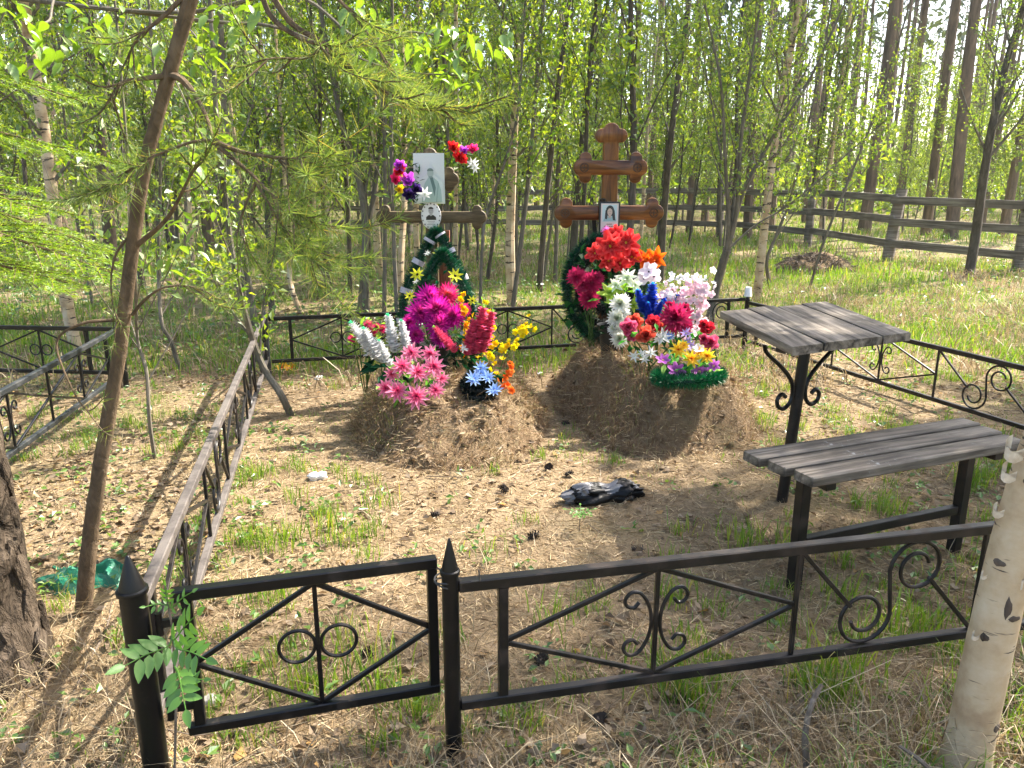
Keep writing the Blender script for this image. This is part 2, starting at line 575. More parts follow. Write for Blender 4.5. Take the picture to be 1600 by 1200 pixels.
M['litter'] = leafy('fallen_leaf', [(0, (.10, .07, .045)), (.35, (.22, .155, .095)), (.7, (.28, .205, .13)), (.93, (.31, .25, .18)), (1, (.42, .23, .06))], .2, (1.1, .9, .6), .6, .015)
M['needle_litter'] = leafy('fallen_needle', [(0, (.16, .095, .048)), (.5, (.33, .23, .12)), (1, (.54, .42, .24))], .1, (1, .9, .7), .5, .03)
M['weed'] = leafy('weed_leaf', [(0, (.06, .15, .025)), (1, (.16, .27, .04))], .4, (1.4, 1.3, .5), .4, .06)
M['twig'] = bark('dead_twig', (.06, .045, .035), (.16, .125, .095), (.28, .235, .19), 40, .5, .3, .003)

def colmat(name, rough=.5, trans=.3, spec=.3, rnd=.25):
    m, nt, out = mat(name)
    a = nt.nodes.new('ShaderNodeAttribute'); a.attribute_name = 'Col'
    g = nt.nodes.new('ShaderNodeNewGeometry')
    k = ramp(nt, g.outputs['Random Per Island'], [(0, (1 - rnd,) * 3), (1, (1, 1, 1))])
    c = mixc(nt, 1.0, a.outputs['Color'], k, 'MULTIPLY')
    b = nt.nodes.new('ShaderNodeBsdfPrincipled')
    nt.links.new(c, b.inputs['Base Color']); b.inputs['Roughness'].default_value = rough
    b.inputs['Specular IOR Level'].default_value = spec
    if trans:
        t = nt.nodes.new('ShaderNodeBsdfTranslucent'); nt.links.new(c, t.inputs[0])
        x = nt.nodes.new('ShaderNodeMixShader'); x.inputs[0].default_value = trans
        nt.links.new(b.outputs[0], x.inputs[1]); nt.links.new(t.outputs[0], x.inputs[2])
        nt.links.new(x.outputs[0], out.inputs[0])
    else:
        nt.links.new(b.outputs[0], out.inputs[0])
    return m
M['petal'] = colmat('cloth_petal', .6, .5, .2, .12)
M['print'] = colmat('printed_picture', .3, 0, .5, 0)
M['paint'] = colmat('coloured_plastic', .35, .1, .5, .2)
M['tinsel'] = colmat('tinsel_fibre', .4, .15, .4, .6)

def plain(name, c, rough=.5, trans=0, metallic=0, bumpscale=0, coat=0, spec=.5):
    m, nt, out = mat(name)
    b = noise(nt, bumpscale, 5, .6, coords(nt)) if bumpscale else None
    c2 = ramp(nt, noise(nt, 12, 4, .6, coords(nt)), [(.3, tuple(q * .8 for q in c)), (.7, c)])
    pb = principled(nt, out, c2, rough, b, .4, .01, metallic, coat=coat, spec=spec)
    return m
M['bag'] = plain('black_film', (.004, .004, .0045), .36, bumpscale=40, spec=.22)
M['film'] = plain('clear_film', (.14, .135, .14), .3, bumpscale=50, coat=.1)
M['white_plastic'] = plain('white_plastic', (.85, .85, .83), .4)
M['net'] = plain('green_net', (.01, .16, .09), .5, bumpscale=60)
M['stone'] = plain('pale_stone', (.40, .37, .33), .85, bumpscale=30)
M['cone'] = plain('pine_cone', (.05, .036, .026), .85)
M['pot'] = plain('black_pot', (.012, .014, .014), .5)
M['wire'] = plain('steel_wire', (.06, .055, .05), .45)
# ------------------------------------------------------------------ the ground: one sheet out to the horizon
def ground_sheet():
    n = 300
    s = np.linspace(-1, 1, n)
    b = math.asinh(260 / 1.5)
    g = 1.5 * np.sinh(b * s)
    X, Y = np.meshgrid(g + .4, g + 4.0)
    Z = base_h(X, Y)
    V = np.stack([X, Y, Z], -1).reshape(-1, 3)
    i = np.arange(n - 1)[:, None]; j = np.arange(n - 1)[None, :]
    F = np.stack([i * n + j, i * n + j + 1, (i + 1) * n + j + 1, (i + 1) * n + j], -1).reshape(-1, 4)
    o = MB().add(V, F).build('ground', M['soil'])
    return tag(o, 'brown forest floor of sandy soil under needles and leaves', 'ground', kind='structure')
ground_sheet()

def unit_(v):
    return v / (np.linalg.norm(v, axis=-1, keepdims=True) + 1e-9)

def make_mound(key, label):
    m = MOUNDS[key]
    cx, cy_ = m['c']
    n = 90
    g = np.linspace(-1, 1, n)
    X, Y = np.meshgrid(cx + g * 1.05, cy_ + g * 1.25)
    H = mound_h(m, X, Y) + .010 * nz(X, Y, 38, m['s'] + 9) * (mound_h(m, X, Y) > .02)
    Z = base_h(X, Y) + H - .012
    V = np.stack([X, Y, Z], -1).reshape(-1, 3)
    i = np.arange(n - 1)[:, None]; j = np.arange(n - 1)[None, :]
    F = np.stack([i * n + j, i * n + j + 1, (i + 1) * n + j + 1, (i + 1) * n + j], -1).reshape(-1, 4)
    keep = (mound_h(m, X, Y) > -.028)[:-1, :-1].reshape(-1)
    F = F[keep]
    used = np.unique(F); mp = -np.ones(len(V), int); mp[used] = np.arange(len(used))
    t = thing('grave_mound', label, 'mound', (cx, cy_, gz(cx, cy_)))
    MB().add(V[used], mp[F]).build('earth', M['mound'], t)
    k = 20000
    x = RN.uniform(cx - 1.0, cx + 1.0, k); y = RN.uniform(cy_ - 1.2, cy_ + .9, k)
    h = mound_h(m, x, y); ok = (h > .01)
    ok &= RN.uniform(0, 1, k) < np.clip(.42 + .8 * nz(x, y, 6, 77), .05, 1)
    x, y, h = x[ok], y[ok], h[ok]
    C = np.stack([x, y, base_h(x, y) + h - .012], 1)
    ln = np.stack([x - cx, (y - cy_) * .7 - .35, np.zeros(len(x))], 1) * .9 + RN.normal(0, .6, (len(x), 3)) * [1, 1, 0]
    g_ = MB()
    g_.blades(C, RN.uniform(.03, .10, len(x)), .003, ln, 1.25)
    tag(g_.build('dry_grass', M['mound_grass'], t), kind='stuff')
    k = 11000
    x = RN.uniform(cx - 1.0, cx + 1.0, k); y = RN.uniform(cy_ - 1.2, cy_ + .9, k)
    h = mound_h(m, x, y); ok = h > .0
    x, y, h = x[ok], y[ok], h[ok]
    C = np.stack([x, y, base_h(x, y) + h + RN.uniform(-.006, .006, len(x))], 1)
    D = RN.normal(0, 1, (len(x), 3)) * [1, 1, .35]
    D[:, 2] -= .4 * (h < m['H'] * .8)
    tag(MB().needles(C, D, RN.uniform(.04, .09, len(x)), .0028).build('needle_cover', M['mound_grass'], t), kind='stuff')
    cl = MB(); rc_ = np.random.default_rng(m['s'])
    for k in range(130):
        x, y = rc_.uniform(cx - .9, cx + .9), rc_.uniform(cy_ - 1.15, cy_ + .7)
        h = float(mound_h(m, x, y))
        if h < .005:
            continue
        s_ = rc_.uniform(.008, .026)
        D = unit_(rc_.normal(size=(14, 3)))
        a8 = [(math.cos(q) * math.sin(p), math.sin(q) * math.sin(p), math.cos(p)) for p in (.5, 1.57, 2.6) for q in np.arange(6) * 1.047]
        V = np.array(a8) * rc_.uniform(.6, 1.25, (18, 1)) * s_ * [1.2, 1, .8] + [x, y, float(base_h(x, y)) + h]
        F = [[r * 6 + q, r * 6 + (q + 1) % 6, (r + 1) * 6 + (q + 1) % 6, (r + 1) * 6 + q] for r in range(2) for q in range(6)] 
        cl.add(V, F); cl.F.append((np.array([[cl.n - 18 + q for q in range(6)][::-1]]), 0))
    tag(cl.build('clods', M['mound'], t, smooth=False), kind='stuff')
    return t
make_mound('L', 'low earth grave mound under the weathered brown cross')
make_mound('R', 'higher dark earth grave mound under the varnished orange cross')

# ------------------------------------------------------------------ metal fences
def post(parent, base, h, r, mt, ball=True, name='post'):
    base = Vector(base)
    b = MB()
    b.lathe(base - Vector((0, 0, .15)), [(r, 0), (r, h * .862 + .15), (r * .6, h * .862 + .155)], 14)
    p = b.build(name, mt, parent)
    c = MB()
    z = h * .862
    c.lathe(base, [(r * .98, z - .010), (r * 1.17, z - .008), (r * 1.2, z - .003), (r * 1.17, z + .002), (r * .97, z + .004), (r * .90, z + (h - z) * .15), (r * .52, z + (h - z) * .6), (r * .22, z + (h - z) * .92), (r * .12, h), (.001, h + .002)], 16)
    c.build('finial', mt, p)
    return p

def module(parent, A, B, kind, z0, z1, mt, t=.012):
    """one ornament field between two uprights, in the plane through A and B"""
    A, B = Vector(A), Vector(B)
    w = (B - A).length; e = (B - A) / w; h = z1 - z0
    nrm = Vector((-e.y, e.x, 0))
    def Q(s, z):
        g = A + e * s
        return Vector((g.x, g.y, A.z + z0 + z))
    def piece(name, pts, th=t):
        if len(pts) == 2:
            MB().bar(pts[0], pts[1], th, th, up=nrm, bev=th * .12).build(name, mt, parent)
        else:
            MB().tube(pts, th * .55, 7).build(name, mt, parent)
    if kind in 'DRB':
        mid = w / 2
        piece('diagonal_bar', [Q(0, h * .5), Q(mid, h)]); piece('diagonal_bar', [Q(mid, h), Q(w, h * .5)])
        piece('diagonal_bar', [Q(0, h * .48), Q(mid, 0)]); piece('diagonal_bar', [Q(mid, 0), Q(w, h * .48)])
        piece('centre_bar', [Q(mid, 0), Q(mid, h)])
        if kind == 'R':
            r = min(.14 * h / .35 * .35, .045)
            r = .13 * h
            for sg in (-1, 1):
                ring = [Q(mid + sg * (r + t * .6) + r * math.cos(a), h * .5 + r * math.sin(a)) for a in np.linspace(0, 2 * math.pi, 29)]
                MB().tube(ring, t * .42, 7, cap=False).build('ring', mt, parent)
        if kind == 'D':
            half = [(.115, .70), (.15, .655), (.20, .675), (.215, .74), (.17, .80), (.10, .775), (.04, .65), (.02, .5)]
            full = half + [(x, 1 - z) for x, z in half[::-1][1:]]
            for sg in (-1, 1):
                piece('scroll', cr([Q(mid + sg * (x * h * 1.25 + t * .4), z * h) for x, z in full], 5), t * .8)
    else:
        mid = w / 2; R = .29 * h
        def spir(sg):
            out = []
            for k in range(34):
                u = k / 33
                a = -2.9 * math.pi * (1 - u)
                rr = R * (.42 + .58 * u)
                out.append(((-.26 * h + rr * math.cos(a)) * sg, (-.22 * h + rr * math.sin(a)) * sg))
            return out
        a_ = spir(1); b_ = spir(-1)[::-1]
        pts = [Q(mid + x, h * .5 + z) for x, z in a_ + b_]
        MB().tube(pts, t * .5, 7).build('scroll', mt, parent)
        piece('diagonal_bar', [Q(0, h), Q(mid - .40 * h, h * .40)])
        piece('diagonal_bar', [Q(w, 0), Q(mid + .40 * h, h * .60)])

def side(parent, A, B, seq, z0, z1, mt, mt_top=None, rail=.03, stile=.025, ends=(.1, .1)):
    """a run of fence: two rails, square stiles near the ends, ornament fields between thin uprights"""
    A, B = Vector(A), Vector(B)
    L = (B - A).length; e = (B - A) / L
    up = Vector((0, 0, 1))
    MB().bar(A + up * z1, B + up * z1, rail, rail, bev=.003).build('top_rail', mt_top or mt, parent)
    MB().bar(A + up * z0, B + up * z0, rail * .9, rail * .9, bev=.003).build('bottom_rail', mt_top or mt, parent)
    s0, s1 = ends[0], L - ends[1]
    tot = sum(w for _, w in seq)
    s = s0
    lo, hi = z0 + rail * .45, z1 - rail * .5
    edges = [s0]
    for k, w in seq:
        s2 = s + w / tot * (s1 - s0)
        module(parent, A + e * (s + .008), A + e * (s2 - .008), k, lo, hi, mt)
        s = s2; edges.append(s)
    for i, q in enumerate(edges):
        th = stile if i in (0, len(edges) - 1) else .013
        g = A + e * q
        MB().bar(g + up * lo, g + up * hi, th, th, up=e, bev=.002).build('stile', mt, parent)

FL, MID, BL, BR = (Vector((-.905, 1.66, 0)), Vector((-.155, 1.75, 0)), Vector((-1.93, 5.96, 0)), Vector((2.16, 7.06, 0)))
FR = Vector((3.66, 2.61, 0))
for q in (FL, MID, BL, BR, FR):
    q.z = gz(q.x, q.y)
# front run right of the gate
t = thing('metal_fence', 'black iron front fence with scrolls beside the open gate', 'fence', MID)
post(t, MID, .63, .0215, M['metal'])
e = (FR - MID).normalized()
side(t, MID + e * .02, MID + e * 3.86, [('D', .80), ('S', .58), ('D', .80), ('S', .58), ('D', .66)], .155, .50, M['metal_rust'], ends=(.115, .1))
post(t, FR, .63, .0215, M['metal'])
# gate hung on the corner post
GA, GB = Vector((-.825, 1.69, FL.z)), Vector((-.20, 1.865, FL.z))
t = thing('gate', 'low black iron gate with two rings in a diamond', 'gate', GA)
side(t, GA, GB, [('R', 1)], .13, .51, M['metal'], rail=.03, stile=.026, ends=(.03, .014))
for z in (.2, .44):
    MB().lathe((GA.x - .035, GA.y - .012, GA.z + z), [(.009, -.03), (.009, .03)], 10).build('hinge', M['metal'], t)
    MB().bar((GA.x - .04, GA.y - .013, GA.z + z), (GA.x + .03, GA.y + .008, GA.z + z), .012, .02).build('hinge', M['metal'], t)
# wire latch on the middle post
w = []
for k in range(40):
    a = k / 39 * 4 * math.pi
    w.append(Vector((MID.x + .03 * math.cos(a) - .01, MID.y + .03 * math.sin(a) + .01, MID.z + .507 + .01 * math.sin(a * .7))))
w = [Vector((GB.x - .01, GB.y, GB.z + .50)), Vector((GB.x + .03, GB.y - .03, GB.z + .488))] + w + [Vector((MID.x + .05, MID.y + .0, MID.z + .512)), Vector((MID.x + .075, MID.y, MID.z + .515)), Vector((MID.x + .072, MID.y, MID.z + .545))]
tag(MB().tube(w, .0025, 5).build('wire_latch', M['wire'], None, MID + Vector((0, 0, .5))), 'twisted wire loop tying the gate to the middle post', 'wire')
# left side, worn grey
t = thing('metal_fence', 'left iron fence with worn grey rails running back from the corner post', 'fence', FL)
post(t, FL, .63, .031, M['metal'])
e = (BL - FL).normalized()
side(t, FL + e * .03, BL - e * .02, [('D', .95), ('S', .62), ('D', .95), ('S', .62), ('D', .95)], .15, .475, M['metal_rust'], M['metal_worn'], ends=(.12, .12))
post(t, BL, .55, .024, M['metal_grey'])
# back side
t = thing('metal_fence', 'black iron back fence running behind both grave mounds', 'fence', BL)
e = (BR - BL).normalized()
side(t, BL + e * .03, BR - e * .03, [('R', .8), ('S', .6), ('R', .8), ('S', .62), ('D', .8), ('S', .3)], .12, .46, M['metal'], ends=(.16, .16))
post(t, BR, .53, .022, M['metal'])
# right side
t = thing('metal_fence', 'right iron fence with scrolls running behind the table and bench', 'fence', BR)
e = (FR - BR).normalized()
side(t, BR + e * .03, FR - e * .04, [('D', .9), ('D', .9), ('S', .7), ('D', .9), ('S', .6)], .08, .43, M['metal_rust'], ends=(.14, .12))
# cup over the back right post
b = MB()
c0 = BR + Vector((0, 0, .485))
b.lathe(c0, [(.030, 0), (.034, .0), (.036, .004), (.033, .012), (.027, .082), (.024, .085), (.001, .083)], 18)
tag(b.build('plastic_cup', M['white_plastic'], None, c0), 'white plastic cup upturned on the back right fence post', 'cup')

# the neighbouring plot on the left
NP = P(196, 608); NP.z = gz(NP.x, NP.y)
NA = P(-160, 600); NA.z = NP.z
t = thing('metal_fence', 'black iron fence of the neighbouring plot, its run level across the left edge', 'fence', NP)
post(t, NP, .50, .03, M['metal'])
e = (NA - NP).normalized()
side(t, NP + e * .03, NA, [('R', .9), ('R', .9)], .11, .44, M['metal'], ends=(.22, .1))
NB = P(-60, 810); NB.z = NP.z
t = thing('metal_fence', 'slate grey iron fence of the neighbouring plot slanting towards the left edge', 'fence', NB)
e = (NB - NP).normalized()
side(t, NP + e * .05 , NB, [('D', .9), ('D', .9)], .11, .44, M['metal'], M['metal_grey'], ends=(.22, .1))
post(t, NB, .50, .026, M['metal'])

# ------------------------------------------------------------------ wooden rail fence behind
wp = [PD(470, 352, 24.5), PD(640, 354, 24.5), PD(800, 356, 24.3), PD(960, 359, 23.8), PD(1124, 364, 22.0), PD(1262, 380, 18.6), PD(1385, 405, 15.7), PD(1590, 420, 13.6), PD(1830, 440, 12.0)]
wp = [Vector((p.x, p.y, gz(p.x, p.y))) for p in wp]
t = thing('wooden_fence', 'grey wooden rail fence with three boards crossing behind the graves', 'fence', wp[6])
for i, p in enumerate(wp):
    hgt = 1.40 + .05 * math.sin(i * 2.1)
    lean = Vector((.16 if i == 6 else .03 * math.sin(i * 3), .03, 0))
    r = .12 if i == 6 else .10
    MB().tube([p - Vector((0, 0, .3)), p + lean * .5 + Vector((0, 0, hgt * .5)), p + lean + Vector((0, 0, hgt))], [r * 1.05, r, r * .92], 9, wob=.08, seed=i).build('post', M['rail_wood'], t)
rr = random.Random(4)
for i in range(len(wp) - 1):
    for z, hh in ((.38, .15), (.80, .15), (1.24, .15)):
        a = wp[i] + Vector((0, -.12, z + rr.uniform(-.03, .03))); b_ = wp[i + 1] + Vector((0, -.12, z + rr.uniform(-.04, .03)))
        if i == 6:
            a.z -= .05; b_.z -= .06
        MB().bar(a - (b_ - a).normalized() * .1, b_, .035, hh, bev=.006).build('rail', M['rail_wood'], t)

# ------------------------------------------------------------------ crosses
def lobed(half, hw, lobe_end, rs, re, back=0.0):
    """outline of a beam from -half to +half with three-lobed ends; hw = half width"""
    a = half - re
    pts = []
    cx = a - rs * .55
    circ = [((a - .0), 0, re), (cx, hw + rs * .25, rs), (cx, -(hw + rs * .25), rs)]
    o = (a - rs * .5, 0)
    th0 = math.pi - math.atan2(hw, rs * 1.9)
    for th in np.linspace(-th0, th0, 73):
        d = (math.cos(th), math.sin(th)); best = 0
        for x, y, r in circ:
            fx, fy = o[0] - x, o[1] - y
            B_ = fx * d[0] + fy * d[1]; C_ = fx * fx + fy * fy - r * r
            D_ = B_ * B_ - C_
            if D_ >= 0:
                best = max(best, -B_ + math.sqrt(D_))
        if abs(d[1]) > 1e-6 and best * abs(d[1]) < hw:
            best = max(best, hw / abs(d[1])) if d[0] < 0 else best
        pts.append((o[0] + d[0] * best, o[1] + d[1] * best))
    return pts

def slab(outline, thick, bev, place):
    """extruded outline with rounded edges; place(u, v, w) -> world"""
    P2 = np.array(outline); n = len(P2)
    d = np.roll(P2, -1, 0) - np.roll(P2, 1, 0)
    nr = np.stack([d[:, 1], -d[:, 0]], 1); nr /= (np.linalg.norm(nr, axis=1, keepdims=True) + 1e-9)
    lay = [(bev, -thick / 2), (bev * .3, -thick / 2 + bev * .3), (0, -thick / 2 + bev), (0, thick / 2 - bev), (bev * .3, thick / 2 - bev * .3), (bev, thick / 2)]
    V, F = [], []
    for ins, w in lay:
        for q, m_ in zip(P2, nr):
            V.append(list(place(q[0] - m_[0] * ins, q[1] - m_[1] * ins, w)))
    for r in range(len(lay) - 1):
        for j in range(n):
            F.append([r * n + j, r * n + (j + 1) % n, (r + 1) * n + (j + 1) % n, (r + 1) * n + j])
    b = MB(); b.add(V, F)
    b.F.append((np.array([list(range(n))[::-1]]), 0)); b.F.append((np.array([[(len(lay) - 1) * n + q for q in range(n)]]), 0))
    return b

def both(pts):
    return pts + [(-x, -y) for x, y in pts]

def make_cross(label, foot, top, beams, hw, thick, mb, mv, rs, re, yaw, carve):
    t = thing('wooden_cross', label, 'cross', foot)
    c, s = math.cos(yaw), math.sin(yaw)
    def pl(u, z, w):
        return Vector((foot[0] + u * c - w * s, foot[1] + u * s + w * c, z))
    H = top - foot[2]
    end = lobed(H, hw, 0, rs, re)
    up = [(hw, -.3)] + [(y * -1, x) for x, y in end] + [(-hw, -.3)]
    up = [(-hw, -.3)] + [(-y, x) for x, y in end][::1] + [(hw, -.3)]
    up = [(y, x) for x, y in end]                      # u = across, v = height
    up = [(-hw, -.3)] + up + [(hw, -.3)]
    up = up[::-1]
    slab(up, thick, .012, lambda u, v, w: pl(u, foot[2] + v, w)).build('upright', mv, t)
    for z, half in beams:
        o = both(lobed(half, hw * .92, 0, rs * .95, re))
        bm_ = slab(o, thick * .9, .012, lambda u, v, w: pl(u, z + v, w - .012)).build('crossbeam', mb, t)
        if carve:
            for sg in (-1, 1):
                ring = [pl(sg * (half - re * 1.25) + .030 * math.cos(a), z + .030 * math.sin(a), -thick * .45 - .013) for a in np.linspace(0, 2 * math.pi, 25)]
                MB().tube(ring, .0028, 5, cap=False).build('carving', M['cross_dark'], bm_)
                k = MB()
                for a in range(4):
                    q = math.radians(45 + a * 90)
                    lo = [pl(sg * (half - re * 1.25) + .013 * math.cos(q) + .012 * math.cos(b_), z + .013 * math.sin(q) + .012 * math.sin(b_), -thick * .45 - .013) for b_ in np.linspace(0, 2 * math.pi, 15)]
                    k.tube(lo, .0022, 4, cap=False)
                k.build('carving', M['cross_dark'], bm_)
    return t, pl
M['cross_dark'] = plain('dark_carving', (.05, .018, .006), .5)

LC = PD(680, 560, 5.55); LC.z = .1
crossL, plL = make_cross('dull weathered brown cross with an oval portrait at its middle', LC, 1.73, [(1.265, .39), (1.52, .20)], .043, .05, M['cross_old'], M['cross_old_v'], .037, .048, math.radians(-4), False)
RC = PD(944, 560, 5.65); RC.z = .12
crossR, plR = make_cross('varnished orange brown wooden cross with a framed portrait', RC, 1.90, [(1.29, .392), (1.60, .262)], .055, .06, M['cross_new'], M['cross_new_v'], .047, .060, math.radians(3), True)
MB().bar(plR(-.03, .5, .05), plR(-.10, 1.25, .05), .03, .03).build('brace', M['metal'], crossR)
MB().lathe(plR(-.055, 1.375, -.045), [(.001, -.02), (.022, -.018), (.024, .012), (.001, .018)], 10).build('bolt', M['metal'], crossR)

# portraits: flat prints
def disc(b, pl, u, v, ru, rv, w, col, n=22, a0=0, a1=2 * math.pi):
    a = np.linspace(a0, a1, n, endpoint=(a1 - a0) < 6.28)
    V = [list(pl(u + ru * math.cos(q), v + rv * math.sin(q), w)) for q in a]
    b.add(V, [list(range(len(V)))[::1]], col)
def poly(b, pl, pts, w, col):
    b.add([list(pl(x, y, w)) for x, y in pts], [list(range(len(pts)))], col)

# oval enamel plaque
oc = (.005, 1.275)
plq = MB()
ov = [(oc[0] + .070 * math.cos(a), oc[1] + .093 * math.sin(a)) for a in np.linspace(0, 2 * math.pi, 40, endpoint=False)]
pq = slab(ov, .008, .003, lambda u, v, w: plL(u, v, w - .045)).build('portrait_plaque', M['white_plastic'], crossL)
b = MB()
w0 = -.0500
G = lambda q: (q, q, q * 1.02)
for k in range(16):
    a = 2 * math.pi * k / 16
    disc(b, plL, oc[0] + .062 * math.cos(a), oc[1] + .083 * math.sin(a), .005, .006, w0, G(.12), 8)
poly(b, plL, [(oc[0] + x, oc[1] + y) for x, y in ((-.036, -.028), (.036, -.028), (.034, -.008), (.016, .006), (-.016, .006), (-.034, -.008))], w0, G(.015))
disc(b, plL, oc[0], oc[1] + .012, .010, .014, w0 - .0006, G(.42), 14)
disc(b, plL, oc[0], oc[1] + .034, .0175, .024, w0 - .0009, G(.40), 22)
disc(b, plL, oc[0], oc[1] + .046, .0185, .015, w0 - .0012, G(.03), 18, 0, math.pi)
for sx in (-1, 1):
    disc(b, plL, oc[0] + sx * .007, oc[1] + .037, .0028, .0015, w0 - .0014, G(.06), 8)
disc(b, plL, oc[0], oc[1] + .022, .005, .0012, w0 - .0014, G(.16), 8)
for k, L_ in enumerate((.026, .022, .028)):
    poly(b, plL, [(oc[0] - L_, oc[1] - .040 - k * .010), (oc[0] + L_, oc[1] - .040 - k * .010), (oc[0] + L_, oc[1] - .037 - k * .010), (oc[0] - L_, oc[1] - .037 - k * .010)], w0, G(.25))
b.build('print', M['print'], pq, smooth=False)

# large faded paper photograph
pc = (0.0, 1.525)
t = thing('photo_print', 'faded greenish paper photograph of a man in a jacket pinned on the cross', 'photograph', plL(0, 1.36, -.05))
n = 9
V, F = [], []
for j in range(n):
    for i in range(n):
        u, v = i / (n - 1) * 2 - 1, j / (n - 1) * 2 - 1
        V.append(list(plL(pc[0] + u * .107, pc[1] + v * .168, -.052 - .006 * u * u - .004 * math.sin(v * 2 + u))))
F = [[j * n + i, j * n + i + 1, (j + 1) * n + i + 1, (j + 1) * n + i] for j in range(n - 1) for i in range(n - 1)]
paper_c = lin('#dfe9e4')
MB().add(V, F, (.72, .80, .77)).build('paper', M['print'], t)
b = MB(); w0 = -.0645
T = lambda h: lin(h)
poly(b, plL, [(pc[0] + x, pc[1] + y) for x, y in ((-.098, -.158), (.098, -.158), (.098, -.03), (.05, .02), (-.02, .03), (-.098, -.01))], w0, T('#d3e2db'))
poly(b, plL, [(pc[0] + x, pc[1] + y) for x, y in ((-.055, -.158), (.088, -.158), (.082, -.075), (.062, -.018), (.030, .008), (-.004, .008), (-.030, -.03), (-.045, -.09))], w0 - .0008, T('#a3c0b6'))
poly(b, plL, [(pc[0] + x, pc[1] + y) for x, y in ((.004, .010), (.026, .010), (.046, -.06), (.036, -.12), (.020, -.05))], w0 - .0014, T('#5d7d76'))
poly(b, plL, [(pc[0] + x, pc[1] + y) for x, y in ((.046, -.155), (.052, -.155), (.068, -.03), (.062, -.025))], w0 - .0014, T('#86a49b'))
disc(b, plL, pc[0] + .010, pc[1] + .036, .021, .030, w0 - .0016, T('#a9beb4'), 20)
disc(b, plL, pc[0] + .010, pc[1] + .050, .022, .019, w0 - .0022, T('#6c857e'), 18, 0, math.pi)
disc(b, plL, pc[0] + .011, pc[1] + .016, .014, .012, w0 - .0022, T('#869f96'), 16, math.pi, 2 * math.pi)
b.build('picture', M['print'], t, smooth=False)

# framed portrait on the right cross
rc = (-.005, 1.262)
def rect(cx, cz, hx, hz):
    return [(cx - hx, cz - hz), (cx + hx, cz - hz), (cx + hx, cz + hz), (cx - hx, cz + hz)]
fr = slab(rect(rc[0], rc[1], .074, .107), .02, .004, lambda u, v, w: plR(u, v, w - .060)).build('portrait_plaque', M['pot'], crossR)
tag(fr, 'dark framed portrait of a long haired woman')
b = MB(); w0 = -.0705
poly(b, plR, rect(rc[0], rc[1], .062, .095), w0, (.66, .60, .56))
poly(b, plR, rect(rc[0], rc[1] + .028, .052, .058), w0 - .0006, T('#b9d2d6'))
poly(b, plR, [(rc[0] + x, rc[1] + y) for x, y in ((-.045, -.028), (.048, -.028), (.044, -.012), (.022, .006), (-.018, .006), (-.040, -.012))], w0 - .0012, T('#8fb4b8'))
disc(b, plR, rc[0] + .002, rc[1] + .044, .029, .038, w0 - .0016, T('#26353c'), 22)
poly(b, plR, [(rc[0] + x, rc[1] + y) for x, y in ((-.030, .050), (-.034, -.010), (-.018, -.014), (-.012, .03))], w0 - .0016, T('#26353c'))
poly(b, plR, [(rc[0] + x, rc[1] + y) for x, y in ((.034, .050), (.042, -.022), (.024, -.020), (.014, .03))], w0 - .0016, T('#26353c'))
disc(b, plR, rc[0] + .001, rc[1] + .036, .018, .026, w0 - .0022, T('#c3b5a6'), 20)
poly(b, plR, rect(rc[0] + .001, rc[1] + .006, .009, .010), w0 - .0021, T('#b8a999'))
for sx in (-1, 1):
    disc(b, plR, rc[0] + .001 + sx * .007, rc[1] + .040, .0028, .0016, w0 - .0027, T('#3a3a3a'), 8)
disc(b, plR, rc[0] + .001, rc[1] + .024, .005, .0014, w0 - .0027, T('#8a5a55'), 8)
for k, L_ in enumerate((.020, .040, .038)):
    for q in range(5):
        x0 = rc[0] - L_ + q * 2 * L_ / 5
        poly(b, plR, rect(x0 + L_ / 5, rc[1] - .048 - k * .015, L_ / 6.2, .0032), w0 - .0006, T('#9c4a44'))
b.build('print', M['print'], fr, smooth=False)

# red-brown board behind the wreaths of the left cross
t = MB().bar(plL(.06, .75, .06), plL(.06, 1.17, .07), .11, .025, up=(0, 1, 0), bev=.003)
tag(t.build('wooden_board', M['board_red'], None, plL(.06, .75, .06)), 'small red brown board standing behind the tinsel wreaths', 'board')

# ------------------------------------------------------------------ table and bench
def boards(parent, O, ang, specs, name='plank', mt=None):
    for k, (x0, x1, y0, y1, z, th) in enumerate(specs):
        b = MB().bar((0, y0, 0), (0, y1, 0), x1 - x0, th, bev=.004)
        o = b.build(name, mt or M['plank'], parent, origin=(0, 0, 0))
        c, s = math.cos(ang), math.sin(ang)
        xm = (x0 + x1) / 2
        o.location = Vector((O[0] + xm * c, O[1] + xm * s, z)) - wloc(parent)
        o.rotation_euler = (0, 0, ang)
# corners of the top at .87 m: near-left (1.09, 2.93) far-left (1.03, 3.80) far-right (1.68, 4.11) near-right (1.69, 3.22)
ZT = .865
TA = math.radians(3)
t = thing('table', 'square table of four weathered planks on one curved bracket leg', 'table', (1.30, 3.48, gz(1.3, 3.48)))
sk = [(1.085, 2.935), (1.69, 3.225), (1.68, 4.10), (1.03, 3.80)]
A0, A1, B1, B0 = [Vector((x, y, ZT)) for x, y in sk]
for k in range(4):
    f0, f1 = k / 4 + .004, (k + 1) / 4 - .004
    p = [A0.lerp(A1, f0), A0.lerp(A1, f1), B0.lerp(B1, f1), B0.lerp(B1, f0)]
    dz = .003 * (k % 2)
    jj = [.0, .012, -.008, .006][k]
    d = (p[3] - p[0]).normalized() * jj
    cen = sum((q for q in p), Vector()) / 4
    ol = [(q.x + (d.x if i > 1 else -d.x * .4), q.y + (d.y if i > 1 else -d.y * .4)) for i, q in enumerate(p)]
    slab(ol, .036, .004, lambda u, v, w: Vector((u, v, ZT + dz + w))).build('plank', M['plank'], t)
cT = (A0 + A1 + B0 + B1) / 4
